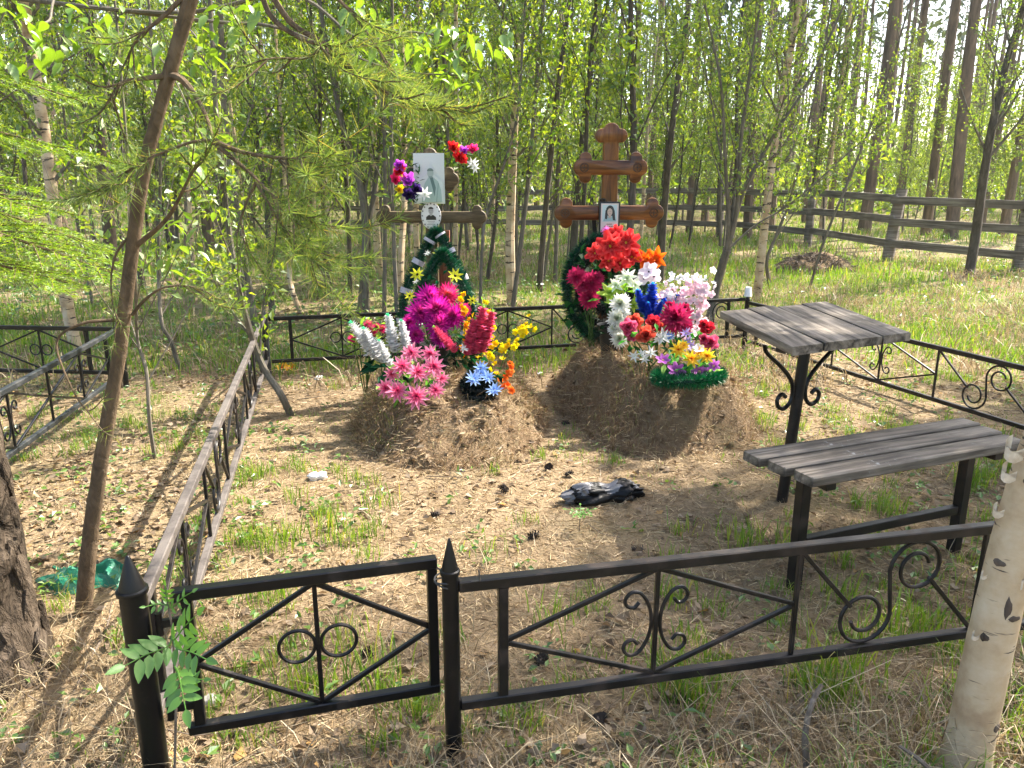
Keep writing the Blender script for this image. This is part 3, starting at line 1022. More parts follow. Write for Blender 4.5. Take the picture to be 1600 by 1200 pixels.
for f in (.22, .78):
    a = A0.lerp(B0, f) + (A1 - A0) * .06 - Vector((0, 0, .034)); b_ = A1.lerp(B1, f) - (A1 - A0) * .06 - Vector((0, 0, .034))
    MB().bar(a, b_, .04, .03).build('batten', M['metal_rust'], t)
LB = Vector((1.30, 3.48, gz(1.3, 3.48) - .1)); LT = Vector((1.355, 3.49, ZT - .02))
MB().tube([LB, LB.lerp(LT, .5), LT], [.026, .026, .026], 14).build('leg', M['metal_rust'], t)
xd = (A1 - A0).normalized()
for sg in (-1, 1):
    ref = LB.lerp(LT, .72)
    pts = [(.235, .235), (.215, .175), (.12, .10), (.055, .03), (.040, -.03), (.052, -.075), (.085, -.10), (.122, -.085), (.130, -.05), (.105, -.028), (.08, -.045)]
    pp = cr([Vector((ref.x + sg * (u + .0) * xd.x, ref.y + sg * u * xd.y, ref.z + v * (1 if v < .2 else .9))) for u, v in pts], 5)
    MB().tube(pp, .010, 8).build('bracket', M['metal'], t)

BLf, BRt = Vector((.935, 2.615, 0)), Vector((1.985, 3.035, 0))
bd = (BRt - BLf).normalized(); bn = Vector((-bd.y, bd.x, 0))
ang = math.atan2(bd.y, bd.x) - math.pi / 2
ZS = .50
t = thing('bench', 'plank bench of three dark weathered boards near the foreground birch', 'bench', (BLf.x, BLf.y, 0))
for k, off in enumerate((.120, 0.0, -.120)):
    a = BLf + bn * off + bd * (.0 + .015 * k); b_ = BRt + bn * off + bd * (.02 - .03 * k)
    L_ = (b_ - a).length
    o = MB().bar((0, -L_ / 2, 0), (0, L_ / 2, 0), 0.094, .038, bev=.005).build('plank', M['plank'], t, origin=(0, 0, 0))
    c = (a + b_) / 2
    o.location = Vector((c.x, c.y, ZS + .003 * k)) - wloc(t)
    o.rotation_euler = (0, 0, ang)
for f in (.12, .86):
    q = BLf.lerp(BRt, f)
    q2 = q - bn * .02
    g = gz(q.x, q.y)
    MB().bar((q2.x, q2.y, g - .1), (q2.x, q2.y, ZS - .045), .042, .042, up=bn, bev=.003).build('leg', M['metal_rust'], t)
    MB().bar(q + bn * .15 + Vector((0, 0, ZS - .031)), q - bn * .15 + Vector((0, 0, ZS - .031)), .045, .026, bev=.002).build('support', M['metal_rust'], t)
a = BLf.lerp(BRt, .12) - bn * .02 + bd * .026; b_ = BLf.lerp(BRt, .86) - bn * .02 - bd * .026
MB().bar(a + Vector((0, 0, .20)), b_ + Vector((0, 0, .20)), .03, .035, bev=.002).build('stretcher', M['metal_rust'], t)
# ------------------------------------------------------------------ artificial flowers
CAMP = Vector((0, 0, CAM_H))

def petal_mesh(width, cup, base, tip, edge, nu=4, nv=2, curl=.0, point=.7):
    """petal of length 1 along +X, facing +Z: verts, faces, colours"""
    V, C, F = [], [], []
    base, tip, edge = (np.array(q) for q in (base, tip, edge))
    for i in range(nu + 1):
        u = i / nu
        w = width * (math.sin(math.pi * min(1, u * .93 + .07) ** point) ** .8) * .5 + .012
        if i == nu:
            w = width * (.06 if point < .9 else .24)
        for j in range(nv + 1):
            v = j / nv * 2 - 1
            V.append((u, v * w, cup * (v * v) * w * 1.2 + curl * u * u))
            c = base * (1 - u) + tip * u
            C.append(c * (1 - .6 * abs(v)) + edge * .6 * abs(v))
    for i in range(nu):
        for j in range(nv):
            a = i * (nv + 1) + j
            F.append([a, a + 1, a + nv + 2, a + nv + 1])
    return np.array(V), np.array(F), np.array(C)

def rotm(az, tilt, s=1.0, off=(0, 0, 0)):
    return Matrix.Translation(off) @ Matrix.Rotation(az, 4, 'Z') @ Matrix.Rotation(-tilt, 4, 'Y') @ Matrix.Scale(s, 4)

# spec: whorls (count, length, width, tilt, height, cup, base, tip, edge, curl), heart colour, heart radius
def W_(n, l, w, t, h, cup, b, tp, e, curl=0., point=.7):
    return (n, l, w, math.radians(t), h, cup, lin(b), lin(tp), lin(e), curl, point)
SPEC = {
    'dahlia': ([W_(11, 1, .36, 12, 0, .3, '#c8144e', '#ff9fc4', '#ffb5d2', -.1, .55), W_(9, .82, .34, 30, .05, .3, '#b80f40', '#fb7fae', '#ff9cc2', 0, .55), W_(6, .5, .3, 55, .08, .3, '#a80a36', '#e8407e', '#ee5a90', 0, .6)], '#9a0a30', .14),
    'mum_purple': ([W_(15, 1.00, .17, 5, 0, .2, '#5c0858', '#d81fb0', '#c018a0', .05, .6), W_(14, 0.99, .17, 22, .03, .2, '#5c0858', '#e02ab0', '#c018a0', .1), W_(13, 0.97, .17, 40, .05, .2, '#640a58', '#e62fb0', '#d020a0', .1), W_(11, 0.94, .17, 57, .08, .2, '#640a54', '#ee3aa8', '#d824a0', .1), W_(9, 0.90, .17, 72, .1, .2, '#6c0a50', '#f048a0', '#e030a0', .1), W_(6, 0.86, .16, 84, .12, .2, '#640a58', '#f050a0', '#e03a98', .0)], '#8c0c60', .2),
    'mum_pink': ([W_(15, 1.00, .17, 5, 0, .2, '#780a40', '#f03080', '#e02878', .05, .6), W_(14, 0.99, .17, 25, .03, .2, '#780a40', '#f43a80', '#e83080', .1), W_(12, 0.96, .17, 45, .05, .2, '#800c3c', '#fa4a80', '#f03a80', .1), W_(10, 0.93, .17, 65, .08, .2, '#d82a60', '#ff6a80', '#f05080', .1), W_(6, 0.86, .16, 82, .12, .2, '#d84a40', '#ff9a60', '#f07060', .0)], '#c03050', .2),
    'mum_wine': ([W_(13, 1.00, .24, 5, 0, .25, '#3c0414', '#c01850', '#d83a78', .08, .8), W_(12, 0.98, .24, 25, .03, .25, '#3c0414', '#b81850', '#d03a70', .12, .8), W_(10, 0.95, .24, 45, .06, .25, '#3c0414', '#b01648', '#c83068', .12, .8), W_(8, 0.90, .24, 65, .09, .25, '#380412', '#a81444', '#c02860', .1, .8), W_(5, 0.84, .24, 82, .1, .25, '#380412', '#a01240', '#b82058', .0, .8)], '#500820', .2),
    'mum_white': ([W_(12, 1.00, .27, 5, 0, .25, '#d8dcc0', '#ffffff', '#ffffff', .1, .8), W_(11, 0.98, .27, 28, .03, .25, '#d4dcb8', '#ffffff', '#fdfdf8', .12, .8), W_(9, 0.94, .27, 50, .06, .25, '#ccd8a8', '#fbfcf2', '#fafaf0', .12, .8), W_(6, 0.86, .27, 74, .08, .25, '#b8cc88', '#f2f6dc', '#f2f4e0', .0, .8)], '#a8bc60', .18),
    'peony': ([W_(7, 1, .66, 6, 0, .25, '#900810', '#ea2830', '#ff6a66', .12, .95), W_(6, .78, .66, 24, .03, .3, '#900810', '#e8242c', '#ff6a66', .15, .95), W_(5, .42, .5, 38, .03, .35, '#900810', '#e02830', '#ff5c58', .1, .95)], '#f4c83a', .2),
    'rose_red': ([W_(5, 1, .95, 18, 0, .45, '#7a0a18', '#d8263a', '#ee5060', .15, 1.0), W_(5, .82, .85, 45, .05, .55, '#7a0a18', '#cc2034', '#e84456', .1, 1.0), W_(4, .62, .75, 66, .08, .7, '#6c0814', '#c01c30', '#e03a4c', 0, 1.0), W_(3, .5, .6, 80, .1, .8, '#600812', '#b01828', '#d02c40', 0, 1.0)], '#60080f', .12),
    'rose_orange': ([W_(5, 1, .95, 18, 0, .45, '#8c1c10', '#e0503c', '#f08068', .15, 1.0), W_(5, .82, .85, 45, .05, .55, '#8c1c10', '#d84434', '#ee7860', .1, 1.0), W_(4, .62, .75, 66, .08, .7, '#80160c', '#cc3a2c', '#e86450', 0, 1.0), W_(3, .5, .6, 80, .1, .8, '#70120a', '#c03024', '#d85040', 0, 1.0)], '#70140a', .12),
    'rose_pink': ([W_(5, 1, .95, 18, 0, .45, '#8a1838', '#e04a78', '#f890b0', .15, 1.0), W_(5, .82, .85, 45, .05, .55, '#8a1838', '#d03c68', '#f078a0', .1, 1.0), W_(4, .62, .75, 66, .08, .7, '#801430', '#c82c54', '#e86088', 0, 1.0), W_(3, .5, .6, 80, .1, .8, '#701028', '#b82448', '#d84870', 0, 1.0)], '#701028', .12),
    'lily_orange': ([W_(6, 1, .5, 35, 0, .35, '#d83c08', '#ff7a14', '#ff8f2c', -.15, .7), W_(5, .7, .4, 60, .02, .35, '#c83008', '#ff6a10', '#ff8020', -.1, .7)], '#e0a020', .08),
    'lily_white': ([W_(6, 1, .42, 20, 0, .3, '#c8e08c', '#fbfff0', '#ffffff', -.1, .6), W_(6, .8, .38, 45, .02, .3, '#c0d880', '#fafdf0', '#ffffff', -.05, .6)], '#b8d060', .1),
    'lily_lime': ([W_(6, 1, .42, 20, 0, .3, '#8cb020', '#c8e060', '#d4ea78', -.1, .6), W_(6, .8, .38, 45, .02, .3, '#7ca018', '#bcd850', '#c8e068', -.05, .6)], '#7a9818', .1),
    'orchid': ([W_(5, 1, .85, 14, 0, .2, '#f0d8e4', '#fdf6fa', '#ffffff', .05, 1.0)], '#3a1020', .1),
    'daisy_yellow': ([W_(9, 1, .34, 12, 0, .2, '#f09010', '#ffe428', '#fff060', 0, .6), W_(7, .72, .3, 34, .04, .2, '#e87a0c', '#ffd820', '#ffe848', 0, .6)], '#d84a14', .2),
    'daisy_dark': ([W_(8, 1, .34, 10, 0, .2, '#d8d818', '#f4f434', '#fbfb60', 0, .6)], '#2a1608', .2),
    'daisy_purple': ([W_(6, 1, .60, 12, 0, .2, '#9a2c9c', '#d070d8', '#e090e4', .08, .95)], '#ffe0a0', .2),
    'daisy_blue': ([W_(11, 1, .3, 10, 0, .2, '#3868c8', '#a4ccff', '#cfe4ff', .05, .6), W_(8, .66, .28, 32, .04, .2, '#3060c0', '#90bcfa', '#b8d8ff', 0, .6)], '#f0ead0', .18),
    'star_white': ([W_(7, 1, .30, 14, 0, .2, '#e8ecd8', '#ffffff', '#ffffff', .05, .6), W_(5, .6, .28, 40, .02, .2, '#e8ecd8', '#ffffff', '#ffffff', .0, .6)], '#d8e0b0', .12),
    'star_lilac': ([W_(8, 1, .30, 14, 0, .2, '#8a68c0', '#cdb4f0', '#dcc8f8', .05, .6)], '#f0e8a0', .14),
    'pom_pink': ([W_(12, 1, .26, 5, 0, .2, '#d03ca0', '#f080d0', '#f898d8', 0, .7), W_(10, .9, .26, 35, .05, .2, '#d03ca0', '#f080d0', '#f898d8', 0, .7), W_(7, .7, .26, 65, .1, .2, '#d03ca0', '#f080d0', '#f898d8', 0, .7)], '#c02c90', .2),
    'tulip_red': ([W_(6, 1, .6, 40, 0, .5, '#a00a18', '#f0242c', '#ff4a48', .1, .9), W_(4, .8, .55, 65, .03, .6, '#a00a18', '#e81c28', '#f83c3c', .1, .9)], '#c08010', .1),
    'tulip_pink': ([W_(6, 1, .6, 40, 0, .5, '#b80c50', '#ff2c84', '#ff58a0', .1, .9), W_(4, .8, .55, 65, .03, .6, '#a80a48', '#f42478', '#ff4a94', .1, .9)], '#c08010', .1),
    'tulip_purple': ([W_(6, 1, .6, 40, 0, .5, '#7a1890', '#d04ce0', '#e47cf0', .1, .9), W_(4, .8, .55, 65, .03, .6, '#701488', '#c03cd4', '#d868e8', .1, .9)], '#d8b020', .1),
    'tulip_yellow': ([W_(6, 1, .6, 40, 0, .5, '#d8a008', '#ffe020', '#fff058', .1, .9), W_(4, .8, .55, 65, .03, .6, '#d09808', '#fcd818', '#ffe840', .1, .9)], '#c08010', .1),
    'tulip_dark': ([W_(6, 1, .6, 40, 0, .5, '#1c0c30', '#3a2468', '#50347c', .1, .9), W_(4, .8, .55, 65, .03, .6, '#1c0c30', '#342060', '#483074', .1, .9)], '#c08010', .1),
    'bud_wine': ([W_(5, 1, .8, 45, 0, .6, '#5a0820', '#a81444', '#c83464', .0, 1.0), W_(4, .8, .7, 70, .04, .8, '#500820', '#981040', '#b82454', .0, 1.0)], '#50081c', .1),
    'fallen': ([W_(5, 1, .7, 20, 0, .3, '#e8780c', '#ffd020', '#ffe050', .1, .9)], '#e03c14', .25),
}
_fm = {}
SPLIT = {'dahlia', 'peony', 'lily_orange', 'lily_white', 'lily_lime', 'orchid', 'daisy_yellow', 'daisy_purple', 'rose_orange', 'rose_red', 'rose_pink', 'daisy_blue', 'daisy_dark'}

def heart(b, col, r, hgt=.12):
    n, m_ = 8, 3
    for i in range(m_):
        pass
    prof = [(r, -.04), (r, .03), (r * .8, hgt * .7), (r * .4, hgt), (.004, hgt * 1.05)]
    b.lathe((0, 0, 0), prof, n, col=lin(col))

def flower_parts(kind):
    if kind in _fm:
        return _fm[kind]
    whorls, hc, hr = SPEC[kind]
    if kind in SPLIT:
        b = MB(); heart(b, hc, hr); b.lathe((0, 0, -.12), [(.03, -.2), (.05, 0), (.10, .1)], 6, col=lin('#3c6a20'))
        core = b.mesh('flower', M['petal'])
        pets = []
        for n, l, w, t, h, cup, bc, tc, ec, curl, pt in whorls:
            V, F, C = petal_mesh(w / 1.0, cup, bc, tc, ec, 4, 2, curl, pt)
            pets.append((n, l, t, h, MB().add(V, F, C).mesh('petal', M['petal'])))
        _fm[kind] = (core, pets)
    else:
        var = []
        for s in range(2):
            b = MB(); heart(b, hc, hr)
            r = random.Random(s + len(kind))
            for wi, (n, l, w, t, h, cup, bc, tc, ec, curl, pt) in enumerate(whorls):
                V, F, C = petal_mesh(w, cup, bc, tc, ec, 3, 2 if w > .25 else 1, curl, pt)
                if w <= .25:
                    V[:, 2] += np.abs(V[:, 1]) * .3
                n = int(n * (1.7 if kind.startswith('mum') else 1))
                for k in range(n):
                    mx = rotm(2 * math.pi * (k + .5 * (wi % 2) + r.uniform(-.2, .2)) / n, t + r.uniform(-.12, .12), l * r.uniform(.86, 1.08), (0, 0, h))
                    A = np.array(mx)
                    b.add(V @ A[:3, :3].T + A[:3, 3], F, C * r.uniform(.85, 1.1))
            var.append(b.mesh('flower', M['petal']))
        _fm[kind] = (var, None)
    return _fm[kind]

def aim(p, tilt_up=.5, jit=.25, r=random):
    d = (CAMP - p); d.normalize()
    d = d * .8 + Vector((0, 0, tilt_up)) + Vector((r.uniform(-1, 1), r.uniform(-1, 1), r.uniform(-1, 1))) * jit
    return d.normalized()

def flower(parent, kind, p, radius, nrm=None, spin=None):
    p = Vector(p)
    nrm = nrm or aim(p)
    q = nrm.to_track_quat('Z', 'Y') @ Matrix.Rotation(random.uniform(0, 6.28) if spin is None else spin, 3, 'Z').to_quaternion()
    core, pets = flower_parts(kind)
    me = core if pets is not None else core[random.randrange(len(core))]
    o = put('flower', me, parent, p, q.to_euler(), radius)
    if pets is not None:
        for wi, (n, l, t, h, pm) in enumerate(pets):
            for k in range(n):
                c = bpy.data.objects.new('petal', pm); COL.objects.link(c); c.parent = o
                mx = rotm(2 * math.pi * (k + .5 * (wi % 2) + random.uniform(-.12, .12)) / n, t + random.uniform(-.12, .12), l * random.uniform(.92, 1.06), (0, 0, h))
                c.matrix_basis = mx @ Matrix.Rotation(random.uniform(-.3, .3), 4, 'X')
    return o

def fpx(parent, kind, px, py, r, Y, up=.5, jit=.25):
    p = PD(px, py, Y)
    return flower(parent, kind, p, r * mpp(p), aim(p, up, jit))

def stems(parent, pts, root, r=.004, col='#2c5a1c'):
    b = MB()
    root = Vector(root)
    for p in pts:
        p = Vector(p); md = (p + root) / 2 + Vector((0, 0, .03))
        b.tube(cr([root + Vector((random.uniform(-.02, .02), random.uniform(-.02, .02), 0)), md, p - Vector((0, -.02, .01))], 4), r, 5, col=lin(col))
    return b.build('stems', M['paint'], parent)

def greens(parent, pts, L=.07, W=.03, n=6, col=('#1f5a22', '#3f8a2c', '#74aa3c'), spread=.05, name='foliage'):
    b = MB()
    k = len(pts) * n
    C = np.repeat(np.array([list(p) for p in pts]), n, 0) + RN.normal(0, spread, (k, 3)) * [1, .7, .8]
    D = RN.normal(0, 1, (k, 3)); D[:, 2] = D[:, 2] * .6 + .1; D[:, 1] -= .4
    Nn = RN.normal(0, .5, (k, 3)) + [0, -.4, 1]
    cl = np.array([lin(c) for c in col])[RN.integers(0, len(col), k)]
    b.leaves(C, D, Nn, RN.uniform(.7, 1.2, k) * L, RN.uniform(.7, 1.2, k) * W, .2, col=cl)
    return b.build(name, M['petal'], parent)

def pot(parent, base, r, h, mt=None, tilt=0):
    b = MB().lathe(base, [(r * .70, 0), (r * .95, h * .9), (r * 1.05, h * .92), (r * 1.05, h), (r * .9, h), (r * .85, h * .85), (.002, h * .85)], 18)
    return b.build('pot', mt or M['pot'], parent)

_sm = {}
def spike_mesh(c0, c1, tipc, key):
    if key in _sm:
        return _sm[key]
    b = MB(); r = random.Random(5)
    b.tube([(0, 0, 0), (0, 0, 1)], [.02, .01], 5, col=lin('#3c7a30'))
    V, F, C = petal_mesh(.9, .35, lin(c0), lin(c1), lin(c1), 3, 2, .15, 1.0)
    n = 210
    for k in range(n):
        u = (k + r.random()) / n
        z = .06 + .90 * u
        rad = .125 * (1 - .55 * u ** 2.2) * (.6 + .4 * min(1, u * 8))
        mx = rotm(k * 2.39996 + r.uniform(-.3, .3), math.radians(r.uniform(5, 50)), rad * r.uniform(.75, 1.15), (0, 0, z))
        A = np.array(mx)
        b.add(V @ A[:3, :3].T + A[:3, 3], F, C * r.uniform(.78, 1.08))
    Vt, Ft, Ct = petal_mesh(.5, .3, lin(tipc), lin(tipc), lin(tipc), 3, 2, 0, .8)
    for k in range(12):
        mx = rotm(k * 2.4, math.radians(60 + r.uniform(0, 25)), .09, (0, 0, .92 + .04 * r.random()))
        A = np.array(mx)
        b.add(Vt @ A[:3, :3].T + A[:3, 3], Ft, Ct)
    _sm[key] = b.mesh('flower_spike', M['petal'])
    return _sm[key]

def spike(parent, a, b_, key, cols, fat=1.0):
    a, b_ = Vector(a), Vector(b_)
    me = spike_mesh(*cols, key)
    L_ = (b_ - a).length
    q = (b_ - a).to_track_quat('Z', 'Y')
    return put('flower_spike', me, parent, a, q.to_euler(), (L_ * fat, L_ * fat, L_))

def strand(parent, pts, n, size, cols, name='blossoms', jit=.02, stem='#3c7a30', npet=5):
    """small blossoms strung along a wire stem"""
    c = cr(pts, 8)
    MB().tube(c, .0025, 5, col=lin(stem)).build('stem', M['paint'], parent)
    b = MB(); r = random.Random(n)
    for k in range(n):
        u = (k + r.random() * .6) / n * (len(c) - 1)
        i = min(int(u), len(c) - 2)
        p = c[i].lerp(c[i + 1], u - i) + Vector((r.gauss(0, jit), r.gauss(0, jit * .6), r.gauss(0, jit)))
        col = r.choice(cols)
        V, F, C = petal_mesh(.85, .3, lin(col), lin(col), lin(col), 2, 2, .1, 1.0)
        q = aim(p, .3, .7, r).to_track_quat('Z', 'Y').to_matrix().to_4x4()
        s = size * r.uniform(.7, 1.2)
        for m_ in range(npet):
            A = np.array(Matrix.Translation(p) @ q @ rotm(2 * math.pi * m_ / npet, math.radians(25), s))
            b.add(V @ A[:3, :3].T + A[:3, 3], F, C * r.uniform(.85, 1.05))
    return b.build(name, M['petal'], parent)

def tinsel(parent, path, R, n, cols, closed=True, name='tinsel', width=.006, flat=.8):
    c = np.array([list(p) for p in path])
    m_ = len(c)
    b = MB()
    b.tube([Vector(p) for p in (list(c) + [c[0]] if closed else c)], R * .34, 7, cap=not closed, col=tuple(q * .7 for q in lin(cols[0])))
    u = RN.uniform(0, m_ if closed else m_ - 1.001, n)
    i = u.astype(int) % m_; j = (i + 1) % m_
    f = (u - u.astype(int))[:, None]
    p = c[i] * (1 - f) + c[j] * f
    t = c[j] - c[i]; t /= (np.linalg.norm(t, axis=1, keepdims=True) + 1e-9)
    d = RN.normal(size=(n, 3)); d -= t * (d * t).sum(1, keepdims=True) * flat
    cl = np.array([lin(q) for q in cols])[RN.integers(0, len(cols), n)]
    b.needles(p, d, RN.uniform(.75, 1.1, n) * R, width, col=cl)
    return b.build(name, M['tinsel'], parent)

GREEN = ('#0c5038', '#147044', '#1c8248', '#0e5a46')
def zt(key, x, y):
    return gz(x, y) + max(0, float(mound_h(MOUNDS[key], x, y)))

# ---- left grave: two pointed tinsel wreaths
def drop(px, ytop, ybot, wpx, Y, lean):
    out = []
    for k in range(64):
        a = k / 64 * 2 * math.pi
        v = (1 + math.cos(a)) / 2                       # 1 at the point, 0 at the bottom
        xx = math.sin(a) * (1 - .36 * v - .42 * v * v)
        out.append(PD(px + xx * wpx, ybot + (ytop - ybot) * v, Y + lean * v))
    return out
t = thing('wreath', 'tall dark green tinsel wreath, pointed, just under the oval portrait', 'wreath', PD(682, 560, 5.36))
pth = drop(682, 362, 555, 68, 5.36, .10)
tinsel(t, pth, .056, 12000, GREEN)
for k in range(3, 62, 5):
    a, b2 = pth[k], pth[(k + 1) % 64]
    MB().tube([a, a.lerp(b2, .45), a.lerp(b2, .9)], .045, 9, cap=False, col=lin('#cfc8d2')).build('ribbon', M['paint'], t)
for px, py in ((668, 396), (702, 402), (650, 440)):
    fpx(t, 'star_white', px, py, 6, 5.28)
fpx(t, 'daisy_dark', 687, 399, 12, 5.30)
t = thing('wreath', 'smaller green tinsel wreath with yellow daisies in front of the tall one', 'wreath', PD(690, 560, 5.20))
tinsel(t, drop(692, 395, 556, 60, 5.20, .08), .056, 12000, GREEN)
for px, py, r in ((652, 429, 12), (711, 431, 13), (640, 462, 9), (738, 470, 9)):
    fpx(t, 'daisy_dark', px, py, r, 5.10)
# inner panel of satin and leaves
V = [PD(692 + x, y, 5.22) for x, y in ((0, 420), (30, 460), (40, 520), (0, 545), (-40, 520), (-30, 460))]
greens(t, [PD(692 + x, y, 5.20) for x, y in ((-15, 440), (15, 440), (-25, 470), (25, 470), (0, 455), (-20, 500), (20, 500), (30, 430))], .06, .03, 2, ('#0c4a30', '#145c34', '#e0dce4'))

# ---- left grave: bouquets
rt = Vector((-.50, 4.95, zt('L', -.5, 4.95)))
t = thing('bouquet', 'bouquet of large purple pompom chrysanthemums in a black pot', 'flowers', rt)
pts = []
for k, px, py, r, Y in (('mum_purple', 669, 466, 25, 4.98), ('mum_purple', 656, 490, 24, 4.92), ('mum_purple', 682, 487, 28, 4.88), ('mum_pink', 699, 462, 22, 4.98), ('mum_purple', 710, 497, 24, 4.90), ('mum_purple', 684, 508, 24, 4.84), ('mum_purple', 648, 524, 17, 4.86), ('mum_purple', 688, 531, 18, 4.84), ('mum_purple', 640, 505, 15, 4.95), ('mum_pink', 722, 486, 16, 4.95)):
    fpx(t, k, px, py, r, Y, .35); pts.append(PD(px, py, Y + .04))
stems(t, pts, rt + Vector((0, 0, .1)))
pot(t, rt, .10, .18)
greens(t, [PD(x, y, 4.9) for x, y in ((690, 555), (715, 570), (700, 575), (725, 560), (660, 545))], .11, .03, 7, ('#06140c', '#0a2614', '#124020'), .05)

rt = Vector((-.22, 4.72, zt('L', -.22, 4.72)))
t = thing('bouquet', 'bunch of four hot pink gladiolus spikes between purple and yellow flowers', 'flowers', rt)
PK = ('#ff4078', '#ff7aa6', '#9ac860')
for a, b_, Y in (((716, 553), (678, 510), 4.62), ((738, 560), (756, 478), 4.70), ((750, 556), (770, 485), 4.74), ((728, 560), (742, 497), 4.66)):
    spike(t, PD(*a, Y), PD(*b_, Y), 'pk', PK, 1.55 if b_[0] > 700 else 1.5)
stems(t, [PD(716, 553, 4.62), PD(738, 560, 4.70), PD(750, 556, 4.74), PD(728, 560, 4.66)], rt)
greens(t, [PD(735, 565, 4.66), PD(725, 560, 4.66), PD(750, 570, 4.7)], .10, .03, 8, ('#0a2614', '#1c5a2c', '#2c7a3c'), .04)
fpx(t, 'star_white', 724, 545, 9, 4.6)

rt = Vector((-.78, 4.55, zt('L', -.78, 4.55)))
t = thing('bouquet', 'bunch of five white feathery flower spikes with mint green tips', 'flowers', rt)
WH = ('#ffffff', '#ffffff', '#58d8a0')
sp = (((594, 566), (548, 503), 4.52), ((601, 570), (568, 512), 4.50), ((612, 576), (592, 531), 4.44), ((618, 556), (606, 491), 4.56), ((637, 556), (627, 500), 4.58))
for a, b_, Y in sp:
    spike(t, PD(*a, Y), PD(*b_, Y), 'wh', WH, 1.6)
stems(t, [PD(*a, Y) for a, b_, Y in sp], rt)
greens(t, [PD(590, 573, 4.5), PD(605, 580, 4.48), PD(620, 575, 4.5)], .12, .035, 8, ('#0c3020', '#144a30', '#205c3a'), .04)

rt = Vector((-.56, 4.30, zt('L', -.56, 4.30)))
t = thing('bouquet', 'dome of pink star petalled dahlias with dark pink hearts', 'flowers', rt)
pts = []
for px, py, r, Y in ((629, 573, 18, 4.30), (653, 583, 18, 4.26), (678, 574, 19, 4.30), (643, 552, 17, 4.40), (672, 554, 16, 4.40), (603, 607, 16, 4.26), (621, 612, 18, 4.22), (651, 621, 21, 4.18), (681, 611, 15, 4.24), (612, 585, 13, 4.34), (690, 592, 12, 4.32)):
    fpx(t, 'dahlia', px, py, r * 1.08, Y, .35, .2); pts.append(PD(px, py, Y + .05))
stems(t, pts, rt)
greens(t, pts + [PD(640, 600, 4.3), PD(665, 600, 4.3)], .06, .035, 4, ('#3f7a2c', '#6fa83c', '#9cc860'), .025)

rt = Vector((-.98, 4.95, zt('L', -.98, 4.95)))
t = thing('bouquet', 'small crimson blossoms with lime leaves behind the white spikes', 'flowers', rt)
pts = [PD(x, y, 4.8) for x, y in ((575, 507), (588, 512), (599, 515), (583, 520), (551, 530), (560, 522))]
for p in pts:
    flower(t, 'mum_pink', p, .035, aim(p))
stems(t, pts, rt)
greens(t, pts, .06, .018, 7, ('#5c9a24', '#98cc38', '#c8e060'), .03)

rt = Vector((-.30, 5.02, zt('L', -.3, 5.02)))
t = thing('bouquet', 'hanging strand of golden yellow blossoms beside the purple chrysanthemums', 'flowers', rt)
strand(t, [PD(726, 458, 4.9), PD(723, 480, 4.84), PD(729, 500, 4.84), PD(725, 528, 4.88), rt], 26, .022, ('#ffd40c', '#ffb80c', '#ff9c10'), jit=.016)
rt = Vector((-.10, 4.80, zt('L', -.1, 4.8)))
t = thing('bouquet', 'bright yellow blossom sprays spreading to the outer side of the pink spikes', 'flowers', rt)
for n_, pp in ((26, ((752, 560), (775, 543), (800, 530), (818, 512), (826, 503))), (14, ((765, 556), (790, 545), (812, 532))), (16, ((752, 556), (768, 520), (764, 490), (757, 460))), (9, ((800, 528), (822, 515), (832, 495)))):
    strand(t, [rt] + [PD(x, y, 4.78) for x, y in pp], n_, .024, ('#ffe80c', '#fff020', '#ffd808'), jit=.022)
greens(t, [PD(760, 480, 4.78), PD(780, 548, 4.78)], .05, .02, 4, ('#5c9a24', '#98cc38'), .02)

rt = Vector((-.20, 4.40, zt('L', -.2, 4.40)))
t = thing('flower_basket', 'black tinsel nest holding pale blue daisies', 'flower basket', rt)
c0 = rt + Vector((0, -.02, .03))
for R_, dz, sz in ((.090, 0, .05), (.08, .035, .045), (.055, .06, .04)):
    tinsel(t, [c0 + Vector((R_ * math.cos(a), R_ * .8 * math.sin(a), dz + .03 * math.sin(a))) for a in np.linspace(0, 2 * math.pi, 30, endpoint=False)], sz, 2200, ('#02100c', '#041a14', '#08241c'))
for px, py, r, Y in ((752, 576, 14, 4.36), (740, 592, 15, 4.30), (762, 590, 13, 4.32), (773, 610, 15, 4.28), (752, 584, 11, 4.34)):
    fpx(t, 'daisy_blue', px, py, r, Y, .6)
greens(t, [PD(752, 598, 4.36), PD(765, 600, 4.36)], .06, .02, 6, ('#0a2a18', '#1c4a28'), .03)
rt = Vector((-.03, 4.42, zt('L', -.03, 4.42)))
t = thing('bouquet', 'small sprig of orange orchid blossoms beside the blue daisies', 'flowers', rt)
strand(t, [PD(788, 602, 4.42), PD(792, 590, 4.4), PD(799, 575, 4.4), PD(797, 566, 4.4)], 16, .022, ('#ff8430', '#ff9c48', '#f87020'), jit=.014)
strand(t, [PD(788, 602, 4.42), PD(797, 606, 4.36), PD(804, 610, 4.34)], 6, .022, ('#ff8430', '#ff9c48', '#f87020'), jit=.008)
greens(t, [PD(785, 590, 4.42), PD(780, 582, 4.42)], .06, .012, 7, ('#1c4a20', '#2c6a2c'), .02)

